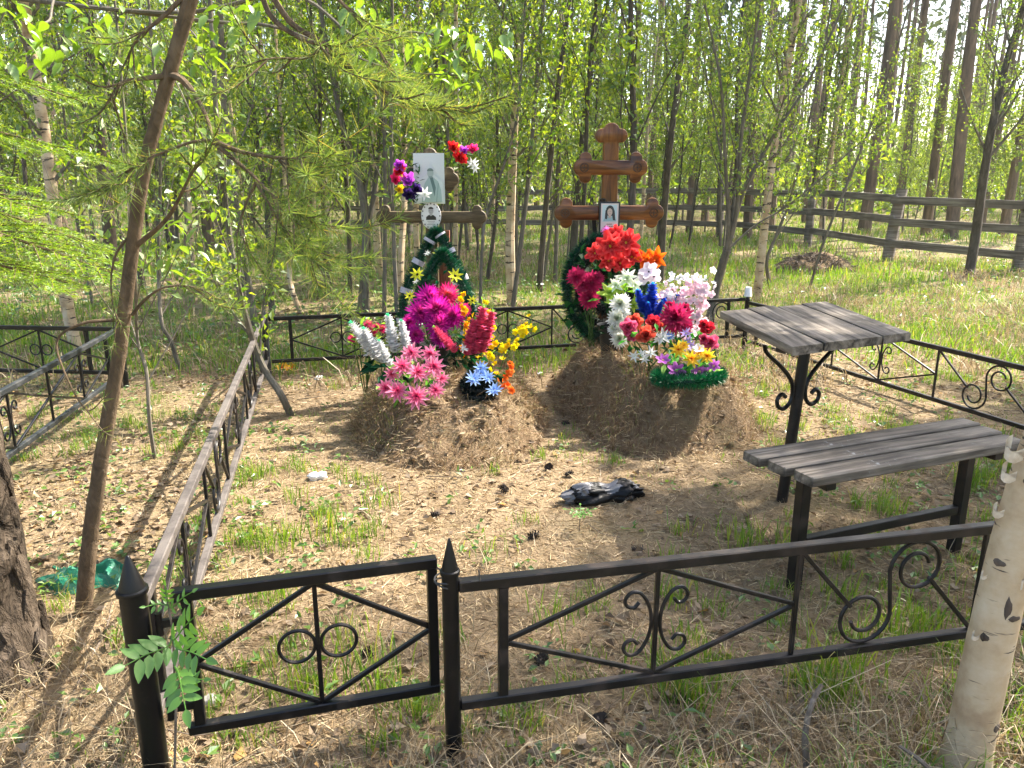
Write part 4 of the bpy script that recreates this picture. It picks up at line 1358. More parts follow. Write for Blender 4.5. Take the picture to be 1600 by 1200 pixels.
# ---- flowers tied to the left cross
rt = PD(640, 305, 5.42)
t = thing('bouquet', 'tied bunch of purple, red and yellow tulips left of the paper photograph', 'flowers', rt)
for k, px, py, r in (('tulip_purple', 624, 258, 11), ('tulip_red', 626, 270, 11), ('tulip_pink', 617, 282, 10), ('tulip_yellow', 624, 297, 9), ('tulip_purple', 638, 287, 14), ('tulip_yellow', 631, 278, 6), ('tulip_dark', 650, 296, 11), ('tulip_dark', 640, 306, 12), ('star_white', 664, 304, 10), ('tulip_pink', 622, 270, 8)):
    fpx(t, k, px, py, r * 1.35, 5.36 if px < 660 else 5.30, .2)
stems(t, [PD(x, y, 5.4) for x, y in ((624, 260), (618, 284), (626, 297), (638, 289))], rt, .005)
greens(t, [PD(x, y, 5.50) for x, y in ((643, 268), (645, 278), (646, 310), (640, 315), (646, 262))], .07, .014, 9, ('#0c3c14', '#1c5c20', '#2c7a2c'), .03)
rt = PD(705, 255, 5.45)
t = thing('bouquet', 'tied bunch of red and pink tulips at the top corner of the photograph', 'flowers', rt)
for k, px, py, r in (('tulip_red', 708, 233, 11), ('tulip_red', 718, 247, 11), ('tulip_purple', 726, 238, 9), ('tulip_pink', 740, 236, 10), ('tulip_yellow', 715, 232, 6), ('tulip_red', 724, 250, 8), ('star_white', 738, 256, 9), ('star_white', 742, 262, 7)):
    fpx(t, k, px, py, r * 1.35, 5.40, .2)
stems(t, [PD(x, y, 5.42) for x, y in ((710, 236), (722, 246), (738, 240), (736, 256))], rt, .005)
greens(t, [PD(712, 252, 5.43)], .07, .012, 6, ('#2c6a20', '#5c9a34'), .02)

# ---- right grave: oval wreath
rt = PD(945, 540, 5.42)
t = thing('wreath', 'large dark oval tinsel wreath leaning on the varnished cross', 'wreath', rt)
ov = [PD(946 + 60 * math.cos(a), 450 + 78 * math.sin(a), 5.45 + .06 * math.sin(-a)) for a in np.linspace(0, 2 * math.pi, 70, endpoint=False)]
tinsel(t, ov, .068, 12000, GREEN + ('#04241c',))
V = [list(PD(946 + 52 * math.cos(a), 450 + 70 * math.sin(a), 5.47)) for a in np.linspace(0, 2 * math.pi, 40, endpoint=False)]
tinsel(t, [PD(946 + 42 * math.cos(a), 450 + 58 * math.sin(a), 5.48) for a in np.linspace(0, 2 * math.pi, 50, endpoint=False)], .06, 5000, ('#04241c', '#062c20', '#5a605c'), name='tinsel')
tinsel(t, [PD(946 + 22 * math.cos(a), 450 + 34 * math.sin(a), 5.48) for a in np.linspace(0, 2 * math.pi, 40, endpoint=False)], .07, 4000, ('#03181a', '#062c20'), name='tinsel')
greens(t, [PD(x, y, 5.36) for x, y in ((885, 470), (890, 490), (900, 500), (925, 420), (960, 430), (940, 450), (910, 405))], .10, .05, 4, ('#0f3c18', '#2c6a2c', '#1c5020'), .03)
fpx(t, 'pom_pink', 947, 361, 10, 5.36)
b = MB().tube([PD(900, 470, 5.50), PD(918, 525, 5.44), PD(935, 545, 5.40)], .012, 7)
b.build('stand', M['pot'], t)

rt = Vector((.70, 5.28, zt('R', .7, 5.28)))
t = thing('bouquet', 'bunch of big scarlet peonies with yellow hearts under the framed portrait', 'flowers', rt)
pts = []
for px, py, r, Y in ((953, 385, 28, 5.22), (978, 380, 26, 5.22), (930, 396, 18, 5.26), (950, 408, 22, 5.24), (987, 402, 21, 5.22), (969, 412, 20, 5.26), (965, 366, 18, 5.28)):
    fpx(t, 'peony', px, py, r * .9, Y, .35); pts.append(PD(px, py, Y + .05))
stems(t, pts, rt)
greens(t, [PD(935, 415, 5.28), PD(950, 425, 5.28), PD(975, 425, 5.28)], .08, .04, 5, ('#1c5020', '#2c6a2c'), .03)
t = thing('bouquet', 'three wine red chrysanthemums on the outer rim of the oval wreath', 'flowers', PD(925, 540, 5.3))
pts = []
for px, py, r in ((901, 433, 18), (924, 442, 21), (921, 466, 20), (912, 448, 17), (934, 436, 13)):
    fpx(t, 'mum_wine', px, py, r, 5.22, .3); pts.append(PD(px, py, 5.27))
stems(t, pts, PD(925, 545, 5.3))
rt = Vector((.86, 5.2, zt('R', .86, 5.2)))
t = thing('bouquet', 'orange lilies with a spotted white orchid in front', 'flowers', rt)
for px, py, r in ((1008, 408, 22), (1026, 406, 22), (1016, 418, 18)):
    fpx(t, 'lily_orange', px, py, r, 5.20, .3)
for px, py, r in ((1014, 425, 17), (1022, 432, 15), (1006, 436, 14)):
    fpx(t, 'orchid', px, py, r, 5.08, .3)
stems(t, [PD(1008, 410, 5.24), PD(1026, 410, 5.24), PD(1014, 428, 5.14)], rt)
rt = Vector((.80, 5.0, zt('R', .8, 5.0)))
t = thing('bouquet', 'white and lime green lilies between red peonies and blue spikes', 'flowers', rt)
for k, px, py, r in (('lily_white', 980, 436, 20), ('lily_lime', 953, 459, 20), ('lily_white', 962, 446, 15), ('lily_white', 992, 446, 14), ('lily_lime', 968, 452, 14), ('lily_lime', 990, 478, 12)):
    fpx(t, k, px, py, r, 4.98, .35)
stems(t, [PD(980, 440, 5.02), PD(953, 462, 5.02)], rt)
greens(t, [PD(x, y, 5.0) for x, y in ((985, 455), (995, 465), (990, 480), (975, 460), (940, 468))], .09, .03, 6, ('#4c8a1c', '#8cc030', '#b4d850'), .03)
rt = Vector((.72, 4.85, zt('R', .72, 4.85)))
t = thing('bouquet', 'column of round white chrysanthemums at the near edge of the right bouquet', 'flowers', rt)
for px, py, r in ((970, 476, 19), (964, 498, 18), (967, 530, 16), (972, 512, 13), (960, 515, 12), (975, 490, 12)):
    fpx(t, 'mum_white', px, py, r, 4.84, .3)
stems(t, [PD(970, 478, 4.88), PD(964, 500, 4.88)], rt)
greens(t, [PD(955, 500, 4.9), PD(955, 480, 4.9), PD(945, 520, 4.9)], .08, .04, 5, ('#0c2414', '#1c4a20'), .03)
pot(t, Vector((.66, 5.0, zt('R', .66, 5.0))), .10, .2)
rt = Vector((.93, 4.85, zt('R', .93, 4.85)))
t = thing('bouquet', 'cluster of cobalt blue flower spikes in the middle of the right grave', 'flowers', rt)
BLU = ('#1c3cb0', '#3a6cf0', '#38b8e0')
for a, b_, Y in (((1008, 492), (996, 452), 4.82), ((1014, 500), (1020, 442), 4.86), ((1012, 506), (1013, 472), 4.78), ((1022, 502), (1034, 470), 4.80), ((1035, 478), (1066, 460), 4.88), ((1032, 472), (1052, 457), 4.92)):
    spike(t, PD(*a, Y), PD(*b_, Y), 'bl', BLU, 2.0)
stems(t, [PD(1010, 500, 4.82), PD(1022, 502, 4.82), PD(1035, 478, 4.9)], rt)
greens(t, [PD(1005, 505, 4.84), PD(1025, 510, 4.84)], .06, .03, 5, ('#2c6a2c', '#1c5020'), .03)
rt = Vector((1.16, 4.9, zt('R', 1.16, 4.9)))
t = thing('bouquet', 'pale pink and white cherry blossom sprays on the side nearest the table', 'flowers', rt)
for n_, pp in ((44, ((1075, 515), (1085, 480), (1082, 455), (1072, 440))), (44, ((1078, 510), (1095, 480), (1094, 455), (1088, 440))), (36, ((1070, 500), (1060, 470), (1050, 452), (1038, 445))), (30, ((1080, 500), (1098, 470), (1101, 450), (1104, 437))), (26, ((1066, 490), (1050, 468), (1034, 460)))):
    strand(t, [rt] + [PD(x, y, 4.86) for x, y in pp], n_, .026, ('#ffe6f0', '#fff4f8', '#ffd8e6', '#ffffff'), jit=.03)
strand(t, [PD(1078, 470, 4.9), PD(1064, 440, 4.9), PD(1062, 432, 4.9)], 8, .02, ('#ffffff', '#fff8fa'), jit=.012)
strand(t, [PD(1092, 460, 4.9), PD(1099, 440, 4.9), PD(1106, 436, 4.9)], 8, .02, ('#ffffff', '#fff8fa'), jit=.012)
rt = Vector((1.03, 4.72, zt('R', 1.03, 4.72)))
t = thing('bouquet', 'single large wine red chrysanthemum with dark buds before the pink blossom', 'flowers', rt)
fpx(t, 'mum_wine', 1056, 500, 30, 4.66, .3, .1)
fpx(t, 'mum_wine', 1068, 510, 16, 4.66, .3, .1)
for px, py, r in ((1046, 478, 9), (1070, 484, 12)):
    fpx(t, 'bud_wine', px, py, r, 4.68, .4)
stems(t, [PD(1056, 502, 4.7), PD(1046, 480, 4.7), PD(1070, 486, 4.7)], rt)
rt = Vector((.85, 4.62, zt('R', .85, 4.62)))
t = thing('bouquet', 'cluster of red, pink and orange roses above the bare mound front', 'flowers', rt)
for k, px, py, r, Y in (('rose_pink', 981, 513, 17, 4.58), ('rose_orange', 993, 503, 16, 4.62), ('rose_orange', 1010, 526, 18, 4.54), ('rose_red', 1020, 506, 15, 4.62), ('rose_orange', 1028, 512, 12, 4.64), ('rose_pink', 988, 525, 12, 4.56)):
    fpx(t, k, px, py, r, Y, .3)
fpx(t, 'star_white', 1036, 527, 16, 4.52); fpx(t, 'star_white', 1030, 530, 12, 4.52)
fpx(t, 'daisy_blue', 1046, 526, 10, 4.56)
for px, py, r in ((1072, 521, 11), (1081, 541, 10), (1076, 532, 8)):
    fpx(t, 'star_lilac', px, py, r, 4.56)
stems(t, [PD(981, 515, 4.6), PD(1010, 528, 4.58), PD(1072, 523, 4.58)], rt)
greens(t, [PD(x, y, 4.58) for x, y in ((990, 538), (1000, 540), (1030, 540), (1045, 545), (1060, 535), (985, 530), (1025, 520))], .07, .035, 5, ('#1c5020', '#3c8a2c', '#5ca83c'), .03)
rt = Vector((1.28, 4.62, zt('R', 1.28, 4.62)))
t = thing('bouquet', 'pair of crimson roses hanging at the table side of the mound', 'flowers', rt)
for k, px, py, r in (('rose_red', 1105, 517, 15), ('rose_pink', 1109, 538, 16), ('rose_red', 1100, 508, 10), ('rose_pink', 1100, 530, 10)):
    fpx(t, k, px, py, r, 4.58, .3)
stems(t, [PD(1105, 520, 4.62), PD(1109, 540, 4.62)], rt)
greens(t, [PD(1090, 525, 4.62), PD(1095, 515, 4.62)], .06, .03, 5, ('#3c8a2c', '#5ca83c'), .02)
rt = Vector((.78, 4.50, zt('R', .78, 4.5)))
t = thing('bouquet', 'sprig of small white star flowers low on the right mound', 'flowers', rt)
for px, py, r in ((991, 557, 11), (1007, 561, 10), (1017, 551, 12), (1003, 552, 8)):
    fpx(t, 'star_white', px, py, r, 4.46, .4)
stems(t, [PD(991, 558, 4.48), PD(1017, 552, 4.48)], rt, .002)
greens(t, [PD(1000, 562, 4.48), PD(1010, 560, 4.48)], .05, .012, 5, ('#2c6a3c', '#1c5030'), .02)

rt = Vector((1.10, 4.40, zt('R', 1.10, 4.40) + .015))
t = thing('flower_basket', 'green tinsel basket of yellow and violet daisies at the front of the right mound', 'flower basket', rt)
bc = PD(1076, 587, 4.40)
tinsel(t, [bc + Vector((.185 * math.cos(a), .15 * math.sin(a), .012 * math.cos(a))) for a in np.linspace(0, 2 * math.pi, 48, endpoint=False)], .055, 6000, ('#0c5a34', '#108040', '#0a6a44', '#18904c'))
tinsel(t, [bc + Vector((.11 * math.cos(a), .09 * math.sin(a), .0)) for a in np.linspace(0, 2 * math.pi, 30, endpoint=False)], .06, 3000, ('#0a4a2c', '#0c5a34'))
for k, px, py, r in (('daisy_yellow', 1060, 547, 16), ('daisy_yellow', 1080, 561, 18), ('daisy_yellow', 1105, 557, 15), ('daisy_yellow', 1094, 550, 13), ('daisy_yellow', 1068, 540, 11), ('daisy_purple', 1036, 563, 12), ('daisy_purple', 1057, 579, 15), ('daisy_purple', 1093, 581, 15), ('daisy_purple', 1115, 572, 11), ('orchid', 1092, 546, 10)):
    fpx(t, k, px, py, r, 4.36, .5)
greens(t, [PD(x, y, 4.38) for x, y in ((1045, 570), (1070, 572), (1085, 572), (1100, 570), (1060, 560), (1112, 580), (1088, 592))], .075, .04, 5, ('#1c6a2c', '#5ca83c', '#a4d468'), .025)

# a blossom fallen inside the left fence
p = P(441, 584); p.z = gz(p.x, p.y) + .02
t = thing('fallen_flower', 'yellow and orange artificial blossom lying by the back left post', 'flower', p)
for dx, s_ in ((0, .06), (.08, .05), (.05, .04)):
    flower(t, 'fallen', p + Vector((dx, .02 * dx, .02)), s_)
# ------------------------------------------------------------------ trees
def unit(v):
    return v / (np.linalg.norm(v, axis=-1, keepdims=True) + 1e-9)

def grow(path, r0, r1, nb, start, blen, up, leaf_n, leaf_s, seed, sub=3, sides=9, zmax=None, wob=.05, lsw=.6):
    """trunk with limbs and twigs, and the leaves on them; path in world space"""
    r = random.Random(seed); rn = np.random.default_rng(seed)
    tr, lf = MB(), MB()
    c = cr(path, 7)
    m_ = len(c)
    rad = np.linspace(r0, r1, m_) * (1 + .25 * np.exp(-np.arange(m_) * 1.3))
    tr.tube(c, list(rad), sides, wob=wob, seed=seed)
    H = (c[-1] - c[0]).length
    tips = []
    for k in range(nb):
        u = start + (1 - start) * (k + r.random()) / nb
        i = min(int(u * (m_ - 1)), m_ - 2)
        p = c[i].lerp(c[i + 1], u * (m_ - 1) - i)
        az = k * 2.4 + r.uniform(-.5, .5)
        t_ = (c[i + 1] - c[i]).normalized()
        out = Vector((math.cos(az), math.sin(az), 0))
        L_ = blen * (1 - .55 * u) * r.uniform(.6, 1.2)
        d = (out * (1 - up) + t_ * up + Vector((0, 0, .15))).normalized()
        q1 = p + d * L_ * .5 + Vector((r.uniform(-1, 1), r.uniform(-1, 1), r.uniform(-.3, .5))) * L_ * .08
        q2 = p + d * L_ + Vector((0, 0, L_ * .18)) + Vector((r.uniform(-1, 1), r.uniform(-1, 1), 0)) * L_ * .12
        br = max(.0035, (r0 + (r1 - r0) * u) * .42)
        bc_ = cr([p, q1, q2], 4)
        tr.tube(bc_, [br, br * .25], 5, cap=False, mi=1)
        tips.append((bc_, L_))
        for s in range(sub):
            f = r.uniform(.3, .95)
            j = min(int(f * (len(bc_) - 1)), len(bc_) - 2)
            b0 = bc_[j]
            dd = (d + Vector((r.uniform(-1, 1), r.uniform(-1, 1), r.uniform(-.4, .7))) * .8).normalized()
            l2 = L_ * r.uniform(.25, .5)
            tc = [b0, b0 + dd * l2 * .5, b0 + dd * l2 + Vector((0, 0, -.03 * l2))]
            tr.tube(tc, [br * .4, br * .14], 4, cap=False, mi=1)
            tips.append((tc, l2))
    if leaf_n:
        wts = np.array([l for _, l in tips]); wts = wts / wts.sum()
        cnt = rn.multinomial(leaf_n, wts)
        C, D = [], []
        for (cc, l), n in zip(tips, cnt):
            if n == 0:
                continue
            u = rn.uniform(.15, 1, n) * (len(cc) - 1.001)
            A = np.array([list(q) for q in cc]); i = u.astype(int); f = (u - i)[:, None]
            pp = A[i] * (1 - f) + A[i + 1] * f
            g_ = rn.integers(0, max(1, n // 5), n); pp = pp[g_]; C.append(pp + rn.normal(0, leaf_s * .75, pp.shape))
        C = np.concatenate(C)
        D = rn.normal(0, 1, C.shape); D[:, 2] -= .35
        Nn = rn.normal(0, .6, C.shape) + [0, 0, 1]
        S = leaf_s * rn.uniform(.55, 1.25, len(C))
        lf.leaves(C, D, Nn, S, S * lsw, .2)
    return tr, lf

def tree(name, label, path, bark_m, leaf_m, cat='tree', group=None, **k):
    path = [Vector(p) for p in path]
    b0 = path[0].copy()
    path[0] = path[0] - Vector((0, 0, .12))
    tr, lf = grow(path, seed=k.pop('seed', hash(label) % 1000 if False else len(label) * 7 + int(abs(b0.x) * 100)), **k)
    t = thing(name, label, cat, b0, group)
    tr.build('trunk', [bark_m, M['bark_grey']], t)
    if lf.n:
        lf.build('crown', leaf_m, t)
    return t

def pxpath(pix, Y=None, ext=4.0):
    """trunk path through photo points, at the distance of its foot (first point on the ground)"""
    b0 = P(*pix[0])
    Y = Y or b0.y
    b0 = PD(pix[0][0], pix[0][1], Y)
    out = [Vector((b0.x, Y, gz(b0.x, Y)))]
    for k, q in enumerate(pix[1:]):
        out.append(PD(q[0], q[1], Y + .08 * math.sin(k * 2 + b0.x)))
    if ext:
        d = (out[-1] - out[-2]).normalized()
        d = (d + Vector((0, 0, .6))).normalized()
        out.append(out[-1] + d * ext * .5)
        out.append(out[-1] + (d + Vector((0, 0, .3))).normalized() * ext * .5)
    return out

BI = dict(nb=26, start=.35, blen=1.1, up=.5, leaf_n=2600, leaf_s=.05, sub=4)
# birches
tree('birch_tree', 'white birch trunk standing alone between the two crosses', pxpath([(800, 478), (797, 400), (798, 330), (804, 180), (812, 60), (820, 0)], ext=5), M['birch'], M['leaf'], r0=.066, r1=.03, **BI)
tree('birch_tree', 'white birch behind the table, leaning slightly, before the rail fence', pxpath([(1183, 457), (1190, 400), (1202, 290), (1222, 150), (1244, 30)], ext=5), M['birch'], M['leaf'], r0=.062, r1=.03, **BI)
tree('birch_tree', 'white birch behind the left arm of the weathered cross', pxpath([(597, 452), (590, 390), (584, 250), (583, 120), (588, 0)], ext=4), M['birch'], M['leaf'], r0=.062, r1=.03, **BI)
tree('birch_tree', 'pinkish thin birch just behind the weathered cross post', pxpath([(628, 478), (626, 420), (632, 300), (630, 150), (625, 0)], Y=9.3, ext=4), M['birch'], M['leaf'], r0=.042, r1=.02, **BI)
tree('birch_tree', 'slim birch seen just above the paper photograph', pxpath([(652, 440), (650, 320), (650, 180), (652, 40)], Y=11.0, ext=4), M['birch'], M['leaf'], r0=.042, r1=.02, **BI)
tree('birch_tree', 'slim birch right beside the weathered cross arm, thin and pale', pxpath([(712, 420), (712, 320), (714, 180), (712, 40)], Y=13.0, ext=4), M['birch'], M['leaf'], r0=.042, r1=.02, **BI)
tree('birch_tree', 'birch with a bare pinkish foot behind the neighbouring plot fence', pxpath([(120, 548), (104, 470), (90, 370), (68, 200), (45, 60), (35, -20)], ext=4), M['birch'], M['leaf'], r0=.055, r1=.035, **BI)
tree('birch_tree', 'small crooked white birch stem behind the back left post', pxpath([(478, 498), (462, 470), (452, 430), (455, 385), (446, 300), (440, 200)], ext=2), M['birch'], M['leaf'], r0=.035, r1=.012, nb=16, start=.35, blen=.9, up=.4, leaf_n=900, leaf_s=.05, sub=3)
tree('birch_tree', 'pale slanting birch beyond the rail fence, behind the first birch by the table', pxpath([(1283, 372), (1290, 300), (1312, 150), (1330, 0)], Y=19.5, ext=4), M['birch'], M['leaf'], r0=.075, r1=.04, **BI)

# foreground birch with peeling bark
Yb = 1.70
bp = [PD(1494, 1250, Yb - .02), PD(1514, 1160, Yb), PD(1548, 1000, Yb), PD(1584, 850, Yb), PD(1622, 720, Yb), PD(1664, 600, Yb), PD(1715, 430, Yb), PD(1740, 200, Yb), PD(1790, -100, Yb), PD(1830, -500, Yb + .1)]
bp[0].z = min(bp[0].z, -.05)
t = thing('birch_tree', 'big close birch trunk with peeling curls of bark at the right edge', 'tree', (bp[0].x, bp[0].y, 0))
c = cr(bp, 6)
MB().tube(c, list(np.interp(np.linspace(0, 1, len(c)), [0, .12, .5, 1], [.074, .055, .045, .036])), 18, wob=.03, seed=3).build('trunk', M['birch_near'], t)
tr, lf = grow([bp[-1], bp[-1] + Vector((.2, .1, 1.5)), bp[-1] + Vector((.3, .2, 3.5))], .04, .012, 22, .05, 1.3, .4, 2600, .055, 91)
tr.build('limbs', [M['bark_grey'], M['bark_grey']], t); lf.build('crown', M['leaf'], t)
r = random.Random(9)
for px, py, s_, dx in ((1594, 700, 1.0, -1), (1586, 738, .8, -1), (1570, 800, .6, -1), (1592, 905, .9, .8), (1534, 1000, .4, -1), (1548, 905, .35, -1)):
    b = MB(); p = PD(px, py, Yb - .055)
    nU, nV = 7, 4
    V = []
    for i in range(nU):
        for j in range(nV):
            u, v = i / (nU - 1), j / (nV - 1) - .5
            a = u * 4.6
            V.append((p.x + dx * .026 * s_ * math.sin(a * .8) * (.6 + u), p.y + .03 - .014 * s_ * (1 - math.cos(a)), p.z + v * .045 * s_ * (1 - .5 * u) + .012 * s_ * math.sin(j * 2.3 + i) * u - .02 * u * s_))
    Fq = [[i * nV + j, i * nV + j + 1, (i + 1) * nV + j + 1, (i + 1) * nV + j] for i in range(nU - 1) for j in range(nV - 1)]
    b.add(V, Fq); b.build('bark_curl', M['curl'], t)

for px, py, w_, h_ in ((1545, 872, .016, .010), (1522, 985, .012, .012), (1556, 935, .010, .030), (1566, 950, .020, .008), (1588, 745, .010, .007), (1545, 1120, .02, .012)):
    q = PD(px, py, Yb)
    i = min(range(len(c)), key=lambda k: abs(c[k].z - q.z))
    R_ = float(np.interp(i / (len(c) - 1), [0, .12, .5, 1], [.074, .055, .045, .036]))
    a0 = -math.pi / 2 + max(-1.2, min(1.2, (q.x - c[i].x) / R_))
    V = []
    for rr_, sc in ((R_ * .97, 1), (R_ * 1.03, .75), (R_ * 1.045, .3)):
        for k in range(10):
            th = k / 10 * 6.283
            aa = a0 + sc * w_ * math.cos(th) / R_
            V.append((c[i].x + rr_ * math.cos(aa), c[i].y + rr_ * math.sin(aa), q.z + sc * h_ * math.sin(th) * (1 + .3 * math.cos(3 * th))))
    Fq = [[l * 10 + k, l * 10 + (k + 1) % 10, (l + 1) * 10 + (k + 1) % 10, (l + 1) * 10 + k] for l in range(2) for k in range(10)]
    b = MB().add(V, Fq); b.F.append((np.array([[20 + k for k in range(10)]]), 0))
    b.build('bark_scar', M['bark_pine'], t)
# big flaky trunk in the near corner
bp = [PD(-5, 1075, 2.1), PD(-30, 960, 2.12), PD(-52, 850, 2.12), PD(-75, 720, 2.12), PD(-110, 500, 2.12), PD(-150, 200, 2.1), PD(-230, -400, 2.1), PD(-300, -1400, 2.2), PD(-330, -2200, 2.3)]
bp[0].z = -.08
t = thing('pine_tree', 'thick trunk with flaky fissured bark at the left edge', 'tree', (bp[0].x, bp[0].y, 0))
c = cr(bp, 8)
n_ = 40
b = MB()
rad = np.interp(np.linspace(0, 1, len(c)), [0, .05, .15, 1], [.215, .165, .14, .09])
b.tube(c, list(rad), n_, wob=.055, seed=5)
V = b.V[0]
cc = np.repeat(np.array([list(q) for q in c]), n_, 0)
dv = V - cc
ang = np.arctan2(dv[:, 1], dv[:, 0])
rg = np.abs(np.sin(ang * 6 + 1.6 * np.sin(V[:, 2] * 9) + V[:, 2] * 3)) * .7 + np.abs(np.sin(ang * 9 - V[:, 2] * 13 + 2 * np.sin(ang * 3))) * .3
b.V[0] = cc + dv * (.90 + .14 * rg)[:, None]
b.build('trunk', M['bark_big'], t)
tr, lf = grow([c[-1], c[-1] + Vector((0, .1, 1.5)), c[-1] + Vector((.1, .2, 4))], .09, .03, 24, .05, 1.6, .3, 3500, .10, 92, lsw=.25)
tr.build('limbs', [M['bark_pine'], M['bark_pine']], t); lf.build('crown', M['pine_crown'], t)
# bark plates standing proud
k = 0
rb = random.Random(31)
for i in range(46):
    u = rb.uniform(.02, .36); a = rb.uniform(-1.9, .9)
    f = u * (len(c) - 1); j = int(f)
    ctr = c[j].lerp(c[j + 1], f - j); R_ = float(np.interp(u, np.linspace(0, 1, len(c)), rad)) * 1.0
    w_, h_ = rb.uniform(.018, .04), rb.uniform(.04, .09)
    bb = MB(); ring = []
    for lay, (rr_, sc) in enumerate(((R_ * .96, 1.0), (R_ + .006, .95), (R_ + .011, .7))):
        for q in range(7):
            th = q / 7 * 2 * math.pi
            aa = a + sc * w_ * math.cos(th) * (1 + .3 * math.sin(q * 3 + i)) / R_
            ring.append((ctr.x + rr_ * math.cos(aa), ctr.y + rr_ * math.sin(aa), ctr.z + sc * h_ * math.sin(th) * (1 + .25 * math.cos(q * 5 + i))))
    Fq = [[l * 7 + q, l * 7 + (q + 1) % 7, (l + 1) * 7 + (q + 1) % 7, (l + 1) * 7 + q] for l in range(2) for q in range(7)]
    bb.add(ring, Fq); bb.F.append((np.array([[14 + q for q in range(7)]]), 0))
    bb.build('bark_plate', M['bark_big'], t)

# young pine leaning across the left, with its needled branches
Yp = 2.45
pp = [PD(125, 972, Yp), PD(140, 850, Yp), PD(160, 710, Yp), PD(186, 555, Yp), (PD(207, 390, Yp)), PD(225, 270, Yp), PD(247, 180, Yp), PD(278, 70, Yp), PD(303, -20, Yp), PD(345, -200, Yp), PD(370, -500, Yp)]
pp[0].z = -.06
t = thing('pine_tree', 'slim young pine leaning across the left side with drooping needled branches', 'tree', (pp[0].x, pp[0].y, 0))
MB().tube(cr(pp, 6), [.030, .024, .021, .020, .023, .020], 14, wob=.10, seed=8).build('trunk', M['bark_young'], t)
def needle_branch(parent, pix, Y0, Y1, r0, frac, dens, nl=.075, sidetw=0, name='branch'):
    n = len(pix)
    pts = cr([PD(x, y, Y0 + (Y1 - Y0) * i / (n - 1)) for i, (x, y) in enumerate(pix)], 7)
    b = MB(); b.tube(pts, [r0, r0 * .55, r0 * .25], 7, wob=.08, seed=n)
    nd = MB()
    paths = [(pts, frac)]
    rb_ = random.Random(int(pix[0][0]))
    for s in range(sidetw):
        i = int(rb_.uniform(max(.2, frac - .1), .95) * (len(pts) - 1))
        d = (pts[min(i + 1, len(pts) - 1)] - pts[i - 1]).normalized()
        l = rb_.uniform(.10, .26)
        dd = (d + Vector((rb_.uniform(-1, 1), rb_.uniform(-1, 1), rb_.uniform(-.9, .6))) * .8).normalized()
        tw = cr([pts[i], pts[i] + dd * l * .5 + Vector((0, 0, -.01)), pts[i] + dd * l + Vector((0, 0, .02))], 5)
        b.tube(tw, [r0 * .35, r0 * .18], 5)
        paths.append((tw, .25))
    for q, fr in paths:
        A = np.array([list(v) for v in q]); L_ = np.linalg.norm(np.diff(A, axis=0), axis=1).sum() * (1 - fr)
        k = max(8, int(L_ * dens * .75))
        u = RN.uniform(fr, 1, k) * (len(A) - 1.001); i = u.astype(int); f = (u - i)[:, None]
        p = A[i] * (1 - f) + A[i + 1] * f
        tn = unit(A[i + 1] - A[i])
        D = unit(RN.normal(0, 1, (k, 3))) * .85 + tn * .75
        nd.needles(p, D, RN.uniform(.6, 1.15, k) * nl, .0022)
    o = b.build(name, M['bark_young'], parent)
    nd.build('needles', M['pine_needle'], o)
    return o
NB_ = needle_branch
NB_(t, [(262, 118), (230, 122), (190, 130), (165, 165)], Yp, 2.3, .010, .75, 600, sidetw=4)
NB_(t, [(262, 118), (285, 125), (308, 155), (325, 190), (333, 220)], Yp, 2.3, .013, .97, 500)
NB_(t, [(333, 220), (300, 222), (250, 240), (205, 262), (185, 285)], 2.3, 2.2, .006, .45, 700, sidetw=7)
NB_(t, [(333, 220), (380, 238), (440, 247), (480, 245), (520, 228)], 2.3, 2.2, .008, .1, 800, sidetw=11)
NB_(t, [(333, 220), (300, 270), (262, 340), (212, 385)][::-1], Yp, 2.3, .009, .6, 500, sidetw=5)
NB_(t, [(333, 222), (390, 270), (430, 310), (470, 335), (505, 360)], 2.3, 2.15, .007, .15, 800, sidetw=11)
NB_(t, [(400, 285), (440, 350), (480, 400), (515, 425)], 2.25, 2.1, .005, .1, 800, sidetw=7)
NB_(t, [(400, 285), (380, 330), (370, 380), (385, 420)], 2.25, 2.2, .005, .1, 700, sidetw=5)
NB_(t, [(207, 492), (225, 470), (255, 450), (300, 448), (350, 470)], Yp, 2.35, .006, .65, 600, .06, sidetw=3)
NB_(t, [(180, 500), (130, 505), (90, 530), (100, 580), (135, 640), (165, 620)], Yp, 2.35, .006, .9, 200, .05, sidetw=1)
NB_(t, [(220, 350), (180, 400), (175, 470), (195, 520)], Yp, 2.4, .005, .5, 300, .06, sidetw=2)
# limbs sweeping in from the crown above the frame
NB_(t, [(345, -200), (400, -60), (450, 30), (510, 70), (560, 120), (650, 160), (740, 170)], 2.45, 2.35, .012, .55, 800, sidetw=13)
NB_(t, [(400, -60), (420, 20), (470, 60), (500, 70), (480, 90), (420, 92), (380, 105)], 2.45, 2.3, .009, .3, 700, sidetw=8)
NB_(t, [(345, -200), (440, -80), (540, 10), (600, 90), (660, 180)], 2.5, 2.5, .009, .5, 800, sidetw=9)
NB_(t, [(303, -20), (250, 30), (215, 60), (190, 110)], 2.45, 2.35, .008, .5, 500, sidetw=5)
for dx in (-200, 120, -120, 260, 40):
    NB_(t, [(365, -420), (365 + dx * .5, -470), (365 + dx * 1.6, -440), (365 + dx * 2.2, -400)], 2.45, 2.45 + dx * .003, .010, .4, 500, sidetw=8)

